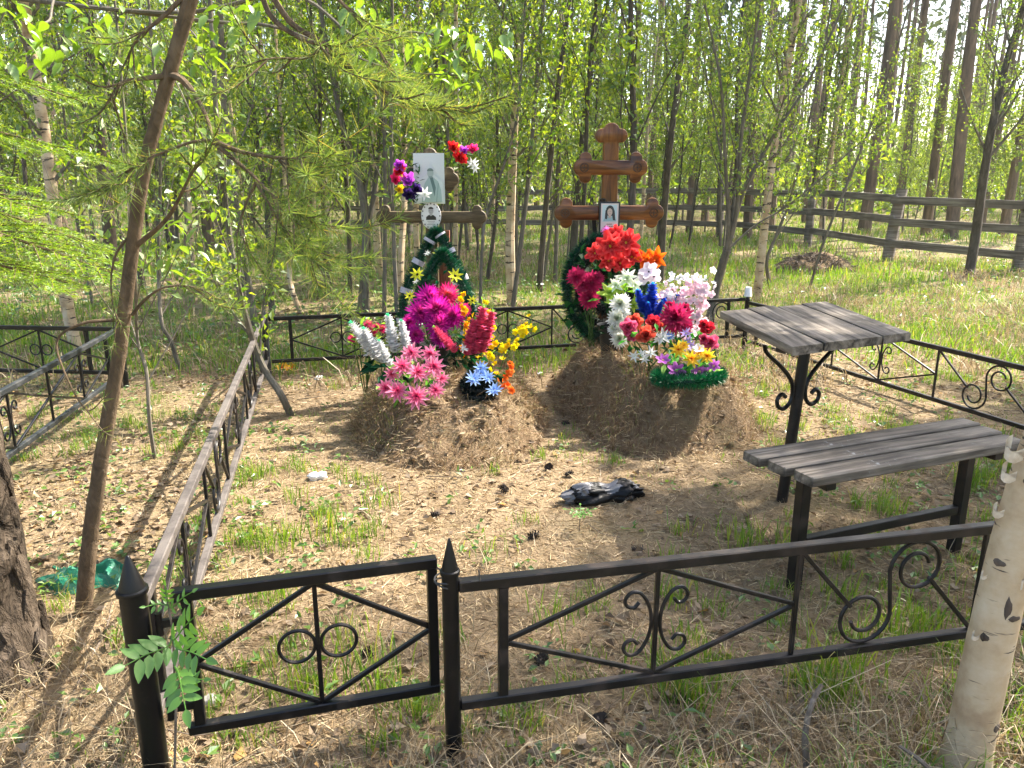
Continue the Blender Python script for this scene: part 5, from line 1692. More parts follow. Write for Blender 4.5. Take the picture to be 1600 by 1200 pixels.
# spruce whose branches reach in from the left edge
def spruce_branch_mesh(L_, seed):
    r = random.Random(seed); b = MB(); n = 14
    ax = [Vector((L_ * i / n, 0, -.16 * L_ * (i / n) ** 1.5)) for i in range(n + 1)]
    b.tube(ax, [.010, .003], 5)
    segs = [(ax, 0.1)]
    for k in range(30):
        u = .08 + .9 * k / 30
        i = int(u * n); p = ax[i].lerp(ax[min(i + 1, n)], u * n - i)
        sg = -1 if k % 2 else 1
        l = L_ * .42 * (1 - .75 * u) * r.uniform(.7, 1.15) + .03
        d = Vector((.75, sg * .8, r.uniform(-.25, .05))).normalized()
        tw = [p + d * l * f + Vector((0, 0, -.12 * l * f * f)) for f in (0, .33, .66, 1)]
        segs.append((tw, 0))
        b.tube(tw, [.003, .0015], 4, cap=False)
        for q in range(3):
            f = .3 + .25 * q
            p2 = tw[0].lerp(tw[3], f)
            for s2 in (-1, 1):
                d2 = (d + Vector((0, s2 * .8, 0)) * (1 if s2 * sg < 0 else .4) + Vector((s2 * .25, 0, 0))).normalized()
                l2 = l * .38 * (1 - f * .6)
                segs.append(([p2, p2 + d2 * l2 * .5, p2 + d2 * l2 + Vector((0, 0, -.05 * l2))], 0))
    nd = MB()
    for s_, f0 in segs:
        A = np.array([list(v) for v in s_]); ln = np.linalg.norm(np.diff(A, axis=0), axis=1).sum()
        k = max(10, int(ln * 560))
        u = RN.uniform(f0, 1, k) * (len(A) - 1.001); i = u.astype(int); f = (u - i)[:, None]
        p = A[i] * (1 - f) + A[i + 1] * f
        tn = unit(A[i + 1] - A[i])
        D = unit(RN.normal(0, 1, (k, 3)) * [1, 1, .6]) * .8 + tn * .9
        nd.needles(p, D, RN.uniform(.7, 1.1, k) * .019, .0026)
    return b.mesh('branch', M['bark_young']), nd.mesh('needles', M['spruce_needle'])
sb = [spruce_branch_mesh(1.15, 1), spruce_branch_mesh(.95, 2)]
sx, sy = -2.62, 2.85
t = thing('spruce_tree', 'bright green spruce reaching in from the left edge with flat needled branches', 'tree', (sx, sy, gz(sx, sy)))
MB().tube([Vector((sx, sy, -.1)), Vector((sx, sy + .02, 1.5)), Vector((sx + .03, sy, 3.2)), Vector((sx, sy, 4.6))], [.075, .06, .035, .01], 10, wob=.05).build('trunk', M['bark_pine'], t)
rs_ = random.Random(4)
for k in range(38):
    z = 1.33 + 2.5 * (k / 38) ** 1.4
    sc = (1.38 - .20 * z) * rs_.uniform(.85, 1.15)
    az = k * 2.39996 + rs_.uniform(-.3, .3)
    if k % 3 == 0:
        az = rs_.uniform(-.6, .35)
    bm_, nm_ = sb[k % 2]
    o = put('branch', bm_, t, (sx, sy, z), (rs_.uniform(-.2, .2), rs_.uniform(-.05, .25), az), sc)
    q = bpy.data.objects.new('needles', nm_); COL.objects.link(q); q.parent = o

# grey saplings one can follow in the picture
SP_ = dict(nb=14, start=.25, blen=1.3, up=.62, leaf_n=1300, leaf_s=.055, sub=4, sides=8)
tree('sapling', 'curved sapling bending through the left fence near its back post', pxpath([(462, 640), (440, 618), (415, 580), (398, 540), (378, 470), (364, 400), (350, 300), (338, 180), (332, 60)], Y=4.95, ext=2.2), M['bark_grey'], M['leaf'], r0=.026, r1=.012, **SP_)
tree('sapling', 'straight grey stem just behind the curved sapling at the back left post', pxpath([(402, 520), (388, 440), (370, 330), (352, 180), (345, 30)], Y=7.4, ext=2), M['bark_grey'], M['leaf'], r0=.035, r1=.016, **SP_)
ms = pxpath([(1107, 502), (1118, 455), (1136, 390)], ext=0)
t = tree('sapling', 'forked many stemmed sapling spreading like a fan right of the varnished cross', ms, M['bark_grey'], M['leaf'], r0=.052, r1=.042, nb=0, start=.5, blen=.1, up=.5, leaf_n=0, leaf_s=.05)
fk = ms[-1]
for i, (pix, r0) in enumerate((([(1136, 390), (1138, 340), (1133, 250), (1126, 130), (1100, 0), (1080, -110)], .026), ([(1136, 390), (1152, 320), (1158, 220), (1172, 110), (1190, -10), (1200, -120)], .028), ([(1142, 372), (1162, 300), (1210, 210), (1262, 130), (1318, 10), (1360, -80)], .026), ([(1135, 392), (1180, 352), (1240, 315), (1330, 235), (1410, 165)], .013), ([(1128, 250), (1110, 150), (1100, 90), (1090, 0)], .012))):
    c = [PD(x, y, fk.y + .25 * (i - 1.5) * k / 5) for k, (x, y) in enumerate(pix)]
    tr, lf = grow(c, r0, .006, 12, .2, 1.1, .6, 700, .05, 300 + i)
    o = tr.build('stem', [M['bark_grey'], M['bark_grey']], t); lf.build('crown', M['leaf'], t)
t = tree('sapling', 'dark sapling with a flared foot in front of the near section of rail fence', pxpath([(1514, 428), (1524, 370), (1538, 270), (1552, 190), (1575, 90), (1600, 10)], ext=3), M['bark_dark'], M['leaf'], r0=.085, r1=.03, nb=22, start=.3, blen=1.8, up=.6, leaf_n=2400, leaf_s=.055, sub=4)
tree('sapling', 'thin twisted stem with two curved feet beside the birch at the table', pxpath([(1208, 436), (1198, 410), (1212, 370), (1235, 310), (1262, 200), (1290, 60)], ext=2), M['bark_grey'], M['leaf'], r0=.03, r1=.012, **SP_)
tree('sapling', 'thin leaning stem rising from the brush heap by the rail fence', pxpath([(1262, 448), (1290, 370), (1335, 260), (1380, 140), (1420, 10)], Y=11.8, ext=2), M['bark_grey'], M['leaf'], r0=.022, r1=.010, **SP_)
tree('sapling', 'dark straight sapling at the right foot of the varnished cross arm', pxpath([(1033, 400), (1038, 330), (1048, 220), (1062, 110), (1078, -10)], Y=12.5, ext=3), M['bark_dark'], M['leaf'], r0=.06, r1=.025, **{**SP_, 'leaf_n': 1500})
tree('sapling', 'twin dark stems directly behind the varnished cross', pxpath([(893, 412), (900, 330), (912, 210), (922, 110), (935, -10)], Y=12.8, ext=3), M['bark_dark'], M['leaf'], r0=.07, r1=.03, **{**SP_, 'leaf_n': 1500})
tree('sapling', 'dark stem halfway between the lone birch and the varnished cross', pxpath([(842, 456), (848, 380), (858, 270), (872, 140), (890, 0)], ext=3), M['bark_dark'], M['leaf'], r0=.045, r1=.02, **SP_)
tree('sapling', 'forked grey stem left of the weathered cross, bending over to the left', pxpath([(572, 492), (570, 420), (570, 340), (556, 260), (534, 190), (520, 120), (505, 40)], Y=8.6, ext=2), M['bark_grey'], M['leaf'], r0=.045, r1=.018, **SP_)
tree('sapling', 'upright grey stem rising from beside the forked one left of the weathered cross', pxpath([(560, 488), (572, 380), (586, 290), (594, 200), (610, 60)], Y=8.8, ext=2), M['bark_grey'], M['leaf'], r0=.034, r1=.014, **SP_)
tree('sapling', 'thin stem forking close behind the right end of the weathered cross arm', pxpath([(748, 440), (754, 380), (762, 330), (790, 250), (808, 180), (815, 100)], Y=8.3, ext=1.5), M['bark_grey'], M['leaf'], r0=.018, r1=.008, **SP_)
tree('sapling', 'short bare stem in the leaf litter between young pine and left fence', pxpath([(243, 714), (234, 660), (229, 580), (215, 530), (212, 440), (206, 330)], Y=4.1, ext=1.5), M['bark_grey'], M['leaf'], r0=.012, r1=.006, **{**SP_, 'leaf_n': 350})
tree('sapling', 'leaning stem crossing the neighbouring plot behind the young pine', pxpath([(283, 572), (268, 535), (252, 500), (248, 400), (250, 250), (240, 100)], Y=6.2, ext=1.5), M['bark_grey'], M['leaf'], r0=.02, r1=.008, **SP_)
tree('pine_tree', 'dark pine trunk behind the young pine, left of centre', pxpath([(178, 450), (168, 330), (150, 180), (134, 20)], Y=11.5, ext=6), M['bark_pine'], M['pine_crown'], r0=.10, r1=.05, nb=20, start=.55, blen=1.8, up=.3, leaf_n=3000, leaf_s=.12, sub=3, lsw=.25)

# leafy limb overhead: tree standing out to the left
bx, by = -3.4, 4.4
t = thing('bird_cherry_tree', 'leafy tree whose sunlit bright leaves hang across the top of the picture', 'tree', (bx, by, gz(bx, by)))
tr, lf = grow([Vector((bx, by, -.1)), Vector((bx + .1, by, 1.4)), Vector((bx + .15, by - .05, 2.6)), Vector((bx, by, 4.2))], .05, .02, 14, .3, 1.2, .5, 1200, .07, 61)
tr.build('trunk', [M['bark_grey'], M['bark_grey']], t); lf.build('crown', M['leaf_near'], t)
big_leaf = MB()
def big_leaf_mesh(L_, W_l):
    """pointed oval leaf with a midrib fold"""
    V, F = [], []
    n = 6
    for i in range(n + 1):
        u = i / n
        w = W_l * .5 * math.sin(math.pi * u ** .8) ** .85 if 0 < u < 1 else .0004
        z = -.18 * L_ * u * u
        V += [(u * L_, -w, z + w * .3), (u * L_, 0, z), (u * L_, w, z + w * .3)]
    for i in range(n):
        for j in range(2):
            a = i * 3 + j
            F.append([a, a + 1, a + 4, a + 3])
    return MB().add(V, F).mesh('leaf', M['leaf_near'])
BL_ = [big_leaf_mesh(.095, .042), big_leaf_mesh(.075, .034), big_leaf_mesh(.06, .03)]
def leafy_limb(parent, pix, Y0, Y1, clusters, r0=.008, start=None):
    n = len(pix)
    pts = [PD(x, y, Y0 + (Y1 - Y0) * i / max(1, n - 1)) for i, (x, y) in enumerate(pix)]
    if start is not None:
        pts = [Vector(start)] + pts
    o = MB().tube(cr(pts, 6), [r0, r0 * .3], 6).build('limb', M['bark_grey'], parent)
    rl = random.Random(int(pix[-1][0]))
    for (cx_, cy2, k) in clusters:
        ctr = PD(cx_, cy2, Y1)
        for q in range(k):
            m_ = BL_[rl.randrange(3)]
            c = bpy.data.objects.new('leaf', m_); COL.objects.link(c); c.parent = o
            c.location = ctr + Vector((rl.gauss(0, .05), rl.gauss(0, .06), rl.gauss(0, .03))) - wloc(o)
            c.rotation_euler = (rl.uniform(-.6, .6), rl.uniform(.1, 1.1), rl.uniform(0, 6.28))
            c.scale = (rl.uniform(.7, 1.15),) * 3
st = (bx + .15, by - .05, 2.5)
leafy_limb(t, [(250, 20), (450, -10), (560, 60), (640, 50), (710, 62)], 4.1, 3.7, [(570, 92, 9), (600, 30, 8), (690, 58, 11), (710, 75, 10), (648, 70, 8), (780, 62, 12), (740, 55, 8), (555, 15, 9)], .012, st)
leafy_limb(t, [(300, 30), (420, 40), (520, 75), (620, 110), (720, 118)], 4.1, 3.7, [(720, 120, 9), (735, 125, 6), (700, 105, 6), (630, 95, 7), (640, 160, 5)], .010, st)
leafy_limb(t, [(60, -60), (80, 20), (60, 40)], 4.2, 3.2, [(40, 60, 10), (90, 70, 8), (130, 45, 10), (20, 20, 8), (150, 20, 9), (180, 70, 7), (60, 100, 7)], .010, st)
leafy_limb(t, [(200, -40), (290, 40), (310, 62)], 4.2, 3.4, [(305, 65, 9), (300, 85, 6), (380, 15, 10), (370, 35, 7), (345, 10, 8), (420, 12, 8), (225, 78, 6)], .008, st)
leafy_limb(t, [(180, 60), (310, 200), (312, 260)], 4.2, 3.6, [(312, 210, 5), (305, 245, 6), (310, 275, 5), (240, 390, 5), (290, 345, 6), (285, 415, 6)], .005, (bx + .1, by, 1.6))

# ------------------------------------------------------------------ thicket and far wood: copies of a few grown trees
def template(seed, h, r0, nb, start, blen, up, ln, ls, bark_m, leaf_m, sides=7, lsw=.6, sway=.25):
    r = random.Random(seed)
    pth = [Vector((0, 0, -.15))] + [Vector((r.uniform(-1, 1) * sway * f, r.uniform(-1, 1) * sway * f, h * f)) for f in (.25, .5, .75, 1)]
    tr, lf = grow(pth, r0, r0 * .3, nb, start, blen, up, ln, ls, seed, sub=3, sides=sides, lsw=lsw)
    return tr.mesh('trunk', [bark_m, M['bark_grey'] if bark_m is M['birch'] else bark_m]), (lf.mesh('crown', leaf_m) if lf.n else None)
SAP = [template(400 + i, random.uniform(5, 7.5), random.uniform(.022, .04), 18, .16, 1.4, .62, 1700, .082, (M['bark_grey'], M['bark_dark'])[i % 2], M['leaf']) for i in range(6)]
FARSAP = [template(420 + i, random.uniform(5.5, 8), random.uniform(.03, .05), 22, .08, 2.0, .5, 2800, .10, M['bark_grey'], M['leaf_far']) for i in range(4)]
PINE = [template(440 + i, random.uniform(17, 20), random.uniform(.115, .155), 26, .58, 2.6, .25, 2600, .26, M['bark_far'], M['pine_crown'], 9, .3, .35) for i in range(3)]
BIR = [template(460 + i, random.uniform(8, 11), random.uniform(.05, .07), 24, .3, 1.6, .5, 1500, .08, M['birch'], M['leaf_far']) for i in range(2)]
def plant(name, tpl, x, y, label, group, sc, rz, lean=(0, 0)):
    t = thing(name, label, 'tree', (x, y, gz(x, y)), group)
    t.rotation_euler = (lean[0], lean[1], rz); t.scale = (sc,) * 3
    for nm, me in zip(('trunk', 'crown'), tpl):
        if me:
            c = bpy.data.objects.new(nm, me); COL.objects.link(c); c.parent = t
    return t
r = random.Random(77)
def in_clear(x, y):
    return (x > 1.6 and y < 15.5 and y < 17 - .2 * x) or y < 7.6
cnt = 0
tries = 0
while cnt < 84 and tries < 4000:
    tries += 1
    y = 7.8 + 15 * r.random() ** 1.1
    x = r.uniform(-.74, .45) * y
    if in_clear(x, y) or abs(x - .98 * y / 5.6) < .12:
        continue
    left = x < -.30 * y
    lab, grp = (('slender grey sapling in the thicket left of the weathered cross', 'saplings in the left thicket') if left else ('slender grey sapling in the thicket behind the two crosses', 'saplings behind the crosses'))
    plant('sapling', SAP[r.randrange(6)], x, y, lab, grp, r.uniform(.75, 1.15), r.uniform(0, 6.28), (r.uniform(-.10, .10), r.uniform(-.10, .10)))
    cnt += 1
cnt = 0
while cnt < 84:
    y = r.uniform(16.5, 34)
    x = r.uniform(-.75, .80) * y
    if y < 27 - .60 * x and x > 0 and y < 24.5:
        if y < 26 - .75 * x or x < 6:
            if not (x > 6 and y > 19.5 - .35 * (x - 6)):
                continue
    plant('sapling', FARSAP[r.randrange(4)], x, y, ('leafy undergrowth sapling beyond the rail fence' if x > 3 else 'leafy undergrowth sapling deep in the wood behind the thicket'), ('saplings beyond the rail fence' if x > 3 else 'saplings deep in the wood'), r.uniform(.6, 1.1), r.uniform(0, 6.28), (r.uniform(-.08, .08), r.uniform(-.08, .08)))
    cnt += 1
# pines picked out by their trunks
RIGHT = [1590, 1562, 1524, 1482, 1442, 1395, 1345, 1290, 1252, 1198, 1165, 1135, 1098, 1075]
ORD = ['first ', 'second ', 'third ', 'fourth ', 'fifth ', 'sixth ', 'seventh ', 'eighth ', 'ninth ', 'tenth ', 'eleventh ', 'twelfth ', 'thirteenth ', 'fourteenth ']
for i, (px, Y, s_) in enumerate(((1075, 24, .85), (1098, 30, .9), (1135, 27, 1.05), (1165, 21, 1.0), (1198, 26, 1.1), (1252, 31, 1.0), (1290, 33, 1.0), (1345, 24, 1.15), (1395, 29, 1.0), (1442, 22, 1.1), (1482, 20, 1.05), (1524, 27, 1.1), (1562, 21, 1.0), (1590, 30, 1.1), (1010, 34, 1.0), (960, 30, .9), (985, 38, 1.1), (925, 36, 1.0), (870, 33, .9), (770, 32, .9), (700, 36, 1.0), (545, 30, .9), (490, 22, .9), (480, 27, .9), (330, 17, .75), (395, 26, .9), (20, 15, .8), (250, 24, .9), (105, 26, .9), (610, 38, 1.0), (430, 34, 1.0))):
    p = PD(px, 400, Y)
    lab, grp = ('tall pine trunk standing beyond the rail fence at the right', 'pines beyond the rail fence') if px > 1050 else (('tall pine trunk deep in the wood behind the crosses', 'pines behind the crosses') if px > 520 else ('tall pine trunk deep in the wood behind the young leaning pine', 'pines at the left'))
    if px > 1050:
        lab = ORD[RIGHT.index(px)] + 'tall pine trunk from the right edge, beyond the rail fence'
    plant('pine_tree', PINE[i % 3], p.x, Y, lab, grp, s_, i * 1.3, (.015 * math.sin(i * 3), .03 * math.sin(i * 5)))
for i, (px, Y, s_) in enumerate(((770, 18, .8), (735, 21, .8), (1000, 20, .8), (520, 16, .7), (380, 15, .7), (300, 13, .7), (210, 18, .8), (860, 25, .9))):
    p = PD(px, 400, Y)
    plant('birch_tree', BIR[i % 2], p.x, Y, 'thin pale birch deep in the wood', 'birches deep in the wood', s_, i, (.02 * math.sin(i), .03 * math.cos(i * 2)))
# unseen trees added around the plot so that their crowns dapple the ground
SHADE = [(11.3, 15.2, 'P', 1.0), (10.6, 9.2, 'P', .8), (3.95, 4.2, 'S', .9), (6.8, 6.6, 'S', 1.3), (5.7, 5.2, 'S', 1.15), (5.3, 3.2, 'B', .8), (12.5, 6.0, 'P', .85), (6.4, 1.0, 'S', 1.2), (9.0, 2.2, 'B', .9), (4.4, .4, 'S', .9), (3.0, -.8, 'S', 1.0), (13.5, 3.0, 'P', .8), (-2.6, -1.2, 'P', .7), (6.8, -1.6, 'B', .9)]
for i, (x, y, k, s_) in enumerate(SHADE):
    tp = {'S': FARSAP[i % 4], 'P': PINE[i % 3], 'B': BIR[i % 2]}[k]
    nm = {'S': 'sapling', 'P': 'pine_tree', 'B': 'birch_tree'}[k]
    plant(nm, tp, x, y, {'S': 'unseen leafy sapling added to dapple the ground', 'P': 'unseen pine added to dapple the ground', 'B': 'unseen birch added to dapple the ground'}[k], 'unseen trees added around the plot for their shade', s_, i * 1.7)

# the far wood, one mass
fw = MB(); r = random.Random(5)
for k in range(420):
    y = r.uniform(36, 95); x = r.uniform(-.85, .85) * y
    h = r.uniform(13, 19); R_ = r.uniform(.10, .2)
    p = Vector((x, y, -.2))
    q = p + Vector((r.uniform(-.5, .5), r.uniform(-.5, .5), h))
    fw.tube([p, p.lerp(q, .5), q], [R_, R_ * .75, R_ * .35], 6, cap=False, mi=0)
n = 80000
y = RN.uniform(34, 95, n); x = RN.uniform(-.88, .88, n) * y
z = np.abs(RN.normal(0, 1, n)) * np.where(x > 4, 3.2, 4.6) + .2
z = z * (.65 + .35 * np.clip(nz(x, y, .35, 8) + .5, 0, 2))
C = np.stack([x, y, z], 1)
S = RN.uniform(.16, .42, n)
fw.leaves(C, RN.normal(0, 1, (n, 3)), RN.normal(0, .7, (n, 3)) + [0, 0, .6], S, S * .7, .2, mi=1)
n = 26000
y = RN.uniform(38, 95, n); x = RN.uniform(-.88, .88, n) * y
keep = nz(x, y, .25, 14) > -.35
z = RN.uniform(9, 18, n)
C = np.stack([x, y, z], 1)[keep]; n = len(C)
S = RN.uniform(.4, .9, n)
fw.leaves(C, RN.normal(0, 1, (n, 3)), RN.normal(0, .7, (n, 3)) + [0, 0, .6], S, S * .4, .2, mi=2)
tag(fw.build('far_forest', [M['bark_far'], M['leaf_far'], M['pine_crown']]), 'far pine wood with pale green undergrowth closing the background', 'forest', kind='stuff')
# ------------------------------------------------------------------ ground cover
def wedge(n, y0, y1, k=.78, pw=1.0, pad=.6):
    y = y0 + (y1 - y0) * RN.uniform(0, 1, n) ** pw
    x = RN.uniform(-1, 1, n) * (k * y + pad)
    return x, y
def inside(x, y):
    """inside the iron fence"""
    u = x * .966 + y * .2588 * 0
    xl = -.905 + (y - 1.66) * (-.2384); xr = 3.66 - (y - 2.61) * .337
    yb = 5.96 + (x + 1.93) * .269; yf = 1.72 + (x + .15) * .2244
    return (x > xl) & (x < xr) & (y < yb) & (y > yf)

# fallen needles
x, y = wedge(150000, 1.0, 9.0, .76, 1.35)
w = np.where(inside(x, y), .95, .6)
ok = RN.uniform(0, 1, len(x)) < w
x, y = x[ok], y[ok]
C = np.stack([x, y, top_h(x, y) + RN.uniform(-.001, .010, len(x))], 1)
D = RN.normal(0, 1, (len(x), 3)) * [1, 1, .12]
nl = MB().needles(C, D, RN.uniform(.035, .085, len(x)), .0022 + .0005 * y)
tag(nl.build('needle_litter', M['needle_litter']), 'tan fallen pine needles strewn over the ground', 'needles', kind='stuff')
# fallen leaves
def litter(n, y0, y1, pw):
    x, y = wedge(n, y0, y1, .78, pw)
    ins = inside(x, y)
    dens = np.clip(.40 + .9 * nz(x, y, 2.6, 41), .04, 1)
    dens = np.where(ins, dens * .3, dens)
    dens = np.where((x > 2.2) & (y > 6), dens * .25, dens)
    dens = np.where(x < -1.2, np.minimum(1, dens * 1.5), dens)
    ok = RN.uniform(0, 1, n) < dens
    return x[ok], y[ok]
lt = MB()
for n, y0, y1, pw, s0, s1 in ((26000, 1.1, 7, 1.2, .022, .055), (15000, 6.5, 20, 1.2, .035, .075)):
    x, y = litter(n, y0, y1, pw)
    k = len(x)
    C = np.stack([x, y, top_h(x, y) + RN.uniform(.002, .016, k)], 1)
    S = RN.uniform(s0, s1, k)
    lt.leaves(C, RN.normal(0, 1, (k, 3)) * [1, 1, .18], RN.normal(0, .3, (k, 3)) + [0, 0, 1], S, S * RN.uniform(.5, .85, k), RN.uniform(-.3, .5, (k, 1)))
tag(lt.build('leaf_litter', M['litter']), 'brown and grey fallen leaves covering the forest floor', 'leaves', kind='stuff')

# dead grass
def clumped(n, y0, y1, dens, pw=1.1, per=10, spread=.05, k=.78):
    x, y = wedge(n, y0, y1, k, pw)
    ok = RN.uniform(0, 1, n) < dens(x, y)
    x, y = x[ok], y[ok]
    x = np.repeat(x, per) + RN.normal(0, spread, len(x) * per)
    y = np.repeat(y, per) + RN.normal(0, spread, len(y) * per)
    hs = np.repeat(RN.uniform(.6, 1.2, len(x) // per), per) * RN.uniform(.5, 1.15, len(x))
    return x, y, hs
def not_mound(x, y):
    return (mound_h(MOUNDS['L'], x, y) < .0) & (mound_h(MOUNDS['R'], x, y) < .0)
dg = MB()
def add_blades(mb, n, y0, y1, dens, per, spread, H, W, bend, lean, pw=1.1):
    x, y, hs = clumped(n, y0, y1, dens, pw, per, spread)
    ok = not_mound(x, y); x, y, hs = x[ok], y[ok], hs[ok]
    C = np.stack([x, y, base_h(x, y) - .005], 1)
    ln = RN.normal(0, lean, (len(x), 3)) * [1, 1, 0]
    mb.blades(C, hs * H, W, ln, bend)
# in front of the fence and at the right foot of the big trunk: matted hay
add_blades(dg, 1500, 1.0, 2.3, lambda x, y: np.where(inside(x, y), .10, np.clip(.75 + .5 * nz(x, y, 3, 51), .2, 1)), 9, .06, .13, .0035, 1.25, .9)
add_blades(dg, 2600, 1.8, 5.5, lambda x, y: np.where(inside(x, y), .16, .35), 7, .05, .09, .003, 1.3, .9)
x = RN.uniform(.75, 1.75, 420); y = 1.62 + .22 * x * .6 + RN.normal(0, .10, 420)
C = np.stack([x, y, base_h(x, y) - .005], 1)
dg.blades(C, RN.uniform(.10, .26, 420), .0036, RN.normal(0, .9, (420, 3)) * [1, 1, 0] + [0, -.2, 0], 1.0)
# meadow behind the table
add_blades(dg, 3800, 5.5, 16, lambda x, y: np.where(x > 1.8, np.clip(.55 + .6 * nz(x, y, 1.2, 52), .1, 1), .22), 12, .10, .20, .008, 1.1, .8)
add_blades(dg, 2600, 12, 34, lambda x, y: np.clip(.5 + .5 * nz(x, y, .6, 53), .1, 1), 9, .2, .22, .016, 1.0, .7)
tag(dg.build('dry_grass', M['dry_grass']), 'straw coloured dead grass lying in mats', 'grass', kind='stuff')

gg = MB()
for key in 'LR':
    m_ = MOUNDS[key]
    x = m_['c'][0] + RN.uniform(-.8, .8, 2600); y = m_['c'][1] + RN.uniform(-1.1, .8, 2600)
    hh = mound_h(m_, x, y)
    ok = (hh > .02) & (nz(x, y, 6, 90) > (.55 if key == 'L' else .75))
    x, y, hh = x[ok], y[ok], hh[ok]
    gg.blades(np.stack([x, y, base_h(x, y) + hh - .01], 1), RN.uniform(.02, .07, len(x)), .003, RN.normal(0, .7, (len(x), 3)) * [1, 1, 0], .8)
# tufts inside the plot and along the fence
add_blades(gg, 1500, 1.2, 6.5, lambda x, y: np.where(inside(x, y), np.clip(.05 + .42 * nz(x, y, 2.2, 61) + .3 * (y < 2.6) + .3 * (x > 1.3) + .45 * ((x < -.55) & (y < 4.0)), 0, 1), np.clip(.2 + .5 * nz(x, y, 2.2, 62), .02, .8)), 38, .035, .085, .0038, .55, .5)
add_blades(gg, 3000, 1.3, 7.5, lambda x, y: np.clip(np.where(inside(x, y), -.05, .25) + .55 * nz(x, y, 1.6, 71), 0, .8), 12, .06, .04, .0034, .6, .7)
# lush tufts seen through the front fence and by the bench
for cx_, cy2, k, h in ((.50, 1.98, 70, .20), (.44, 2.06, 50, .17), (.93, 2.0, 70, .22), (1.05, 2.1, 60, .2), (.3, 1.50, 40, .17), (.62, 1.47, 40, .18), (-.42, 2.05, 50, .17), (-.62, 2.0, 50, .16), (-.55, 2.25, 40, .14), (1.35, 2.35, 60, .18), (1.2, 2.55, 50, .15), (.95, 3.0, 50, .16), (1.15, 2.95, 50, .14), (1.75, 3.35, 60, .15), (-.78, 3.1, 60, .12), (-.62, 3.4, 40, .12), (-.95, 3.0, 50, .12), (1.45, 1.75, 60, .18), (.9, 1.5, 50, .2), (-.83, 1.42, 40, .15), (-1.0, 1.5, 40, .14), (2.35, 3.7, 80, .2), (2.7, 3.9, 80, .2), (1.55, 4.6, 50, .15), (.15, 2.4, 30, .12), (-.1, 2.9, 25, .10), (.62, 2.55, 40, .13)):
    x = cx_ + RN.normal(0, .05, k); y = cy2 + RN.normal(0, .05, k)
    C = np.stack([x, y, base_h(x, y) - .005], 1)
    gg.blades(C, h * RN.uniform(.5, 1.15, k), .0045, RN.normal(0, .45, (k, 3)) * [1, 1, 0], .6)
for cx_, cy2, k, h, sp in ((1.05, 1.62, 90, .17, .12), (.8, 1.55, 60, .17, .1), (1.35, 1.9, 80, .2, .12), (1.6, 2.1, 70, .2, .12), (-.95, 1.36, 60, .14, .08), (-.75, 1.32, 50, .13, .08), (.35, 1.42, 50, .14, .08), (-.05, 1.45, 30, .12, .06), (1.9, 2.6, 80, .2, .15), (2.2, 2.9, 90, .22, .15)):
    x = cx_ + RN.normal(0, sp, k); y = cy2 + RN.normal(0, sp * .6, k)
    C = np.stack([x, y, base_h(x, y) - .005], 1)
    gg.blades(C, h * RN.uniform(.5, 1.15, k), .0042, RN.normal(0, .5, (k, 3)) * [1, 1, 0], .7)
# meadow and forest edge
add_blades(gg, 6500, 6, 16, lambda x, y: np.where(x > 1.5, np.clip(.42 + .6 * nz(x, y, 1.1, 63), .05, 1), np.clip(.35 + .5 * nz(x, y, 1.3, 64), .05, .9)), 14, .09, .15, .008, .6, .5)
add_blades(gg, 6000, 12, 40, lambda x, y: np.clip(.5 + .5 * nz(x, y, .5, 65), .1, 1), 11, .22, .22, .017, .6, .5)
tag(gg.build('green_grass', M['grass']), 'fresh green grass in loose tufts', 'grass', kind='stuff')
# low broad-leaved herbs
x, y, hs = clumped(2200, 1.3, 6.5, lambda x, y: np.where(inside(x, y), .10 + .35 * ((x < -.6) | (x > 1.4)), .5), 1.1, 7, .03)
ok = not_mound(x, y); x, y = x[ok], y[ok]; k = len(x)
C = np.stack([x, y, base_h(x, y) + RN.uniform(.005, .05, k)], 1)
wd = MB().leaves(C, RN.normal(0, 1, (k, 3)) * [1, 1, .4], RN.normal(0, .4, (k, 3)) + [0, 0, 1], RN.uniform(.02, .045, k), RN.uniform(.012, .028, k), .2)
x, y, hs = clumped(8000, 6.5, 26, lambda x, y: np.clip(.4 + .5 * nz(x, y, .9, 66), .05, .9) * np.where(x > 2, .45, 1), 1.15, 7, .10)
k = len(x)
C = np.stack([x, y, base_h(x, y) + np.abs(RN.normal(0, .09, k))], 1)
wd.leaves(C, RN.normal(0, 1, (k, 3)) * [1, 1, .4], RN.normal(0, .4, (k, 3)) + [0, 0, 1], RN.uniform(.04, .09, k), RN.uniform(.025, .05, k), .2)
tag(wd.build('low_herbs', M['weed']), 'small broad leaved green herbs among the litter', 'herbs', kind='stuff')
# twigs
tw = MB(); r = random.Random(17)
for k in range(260):
    y = r.uniform(1.3, 8); x = r.uniform(-.75, .75) * y
    if not bool(not_mound(np.array([x]), np.array([y]))[0]):
        continue
    if bool(inside(np.array([x]), np.array([y]))[0]) and r.random() < .7:
        continue
    a = r.uniform(0, 6.28); l = r.uniform(.06, .30)
    z = gz(x, y) + .008
    p = [Vector((x, y, z)), Vector((x + math.cos(a) * l * .5, y + math.sin(a) * l * .5, z + r.uniform(0, .03))), Vector((x + math.cos(a + .2) * l, y + math.sin(a + .2) * l, z + r.uniform(-.005, .04)))]
    tw.tube(p, [r.uniform(.0015, .004), .001], 4, cap=False)
tag(tw.build('twigs', M['twig']), 'thin dead twigs scattered over the forest floor', 'twigs', kind='stuff')

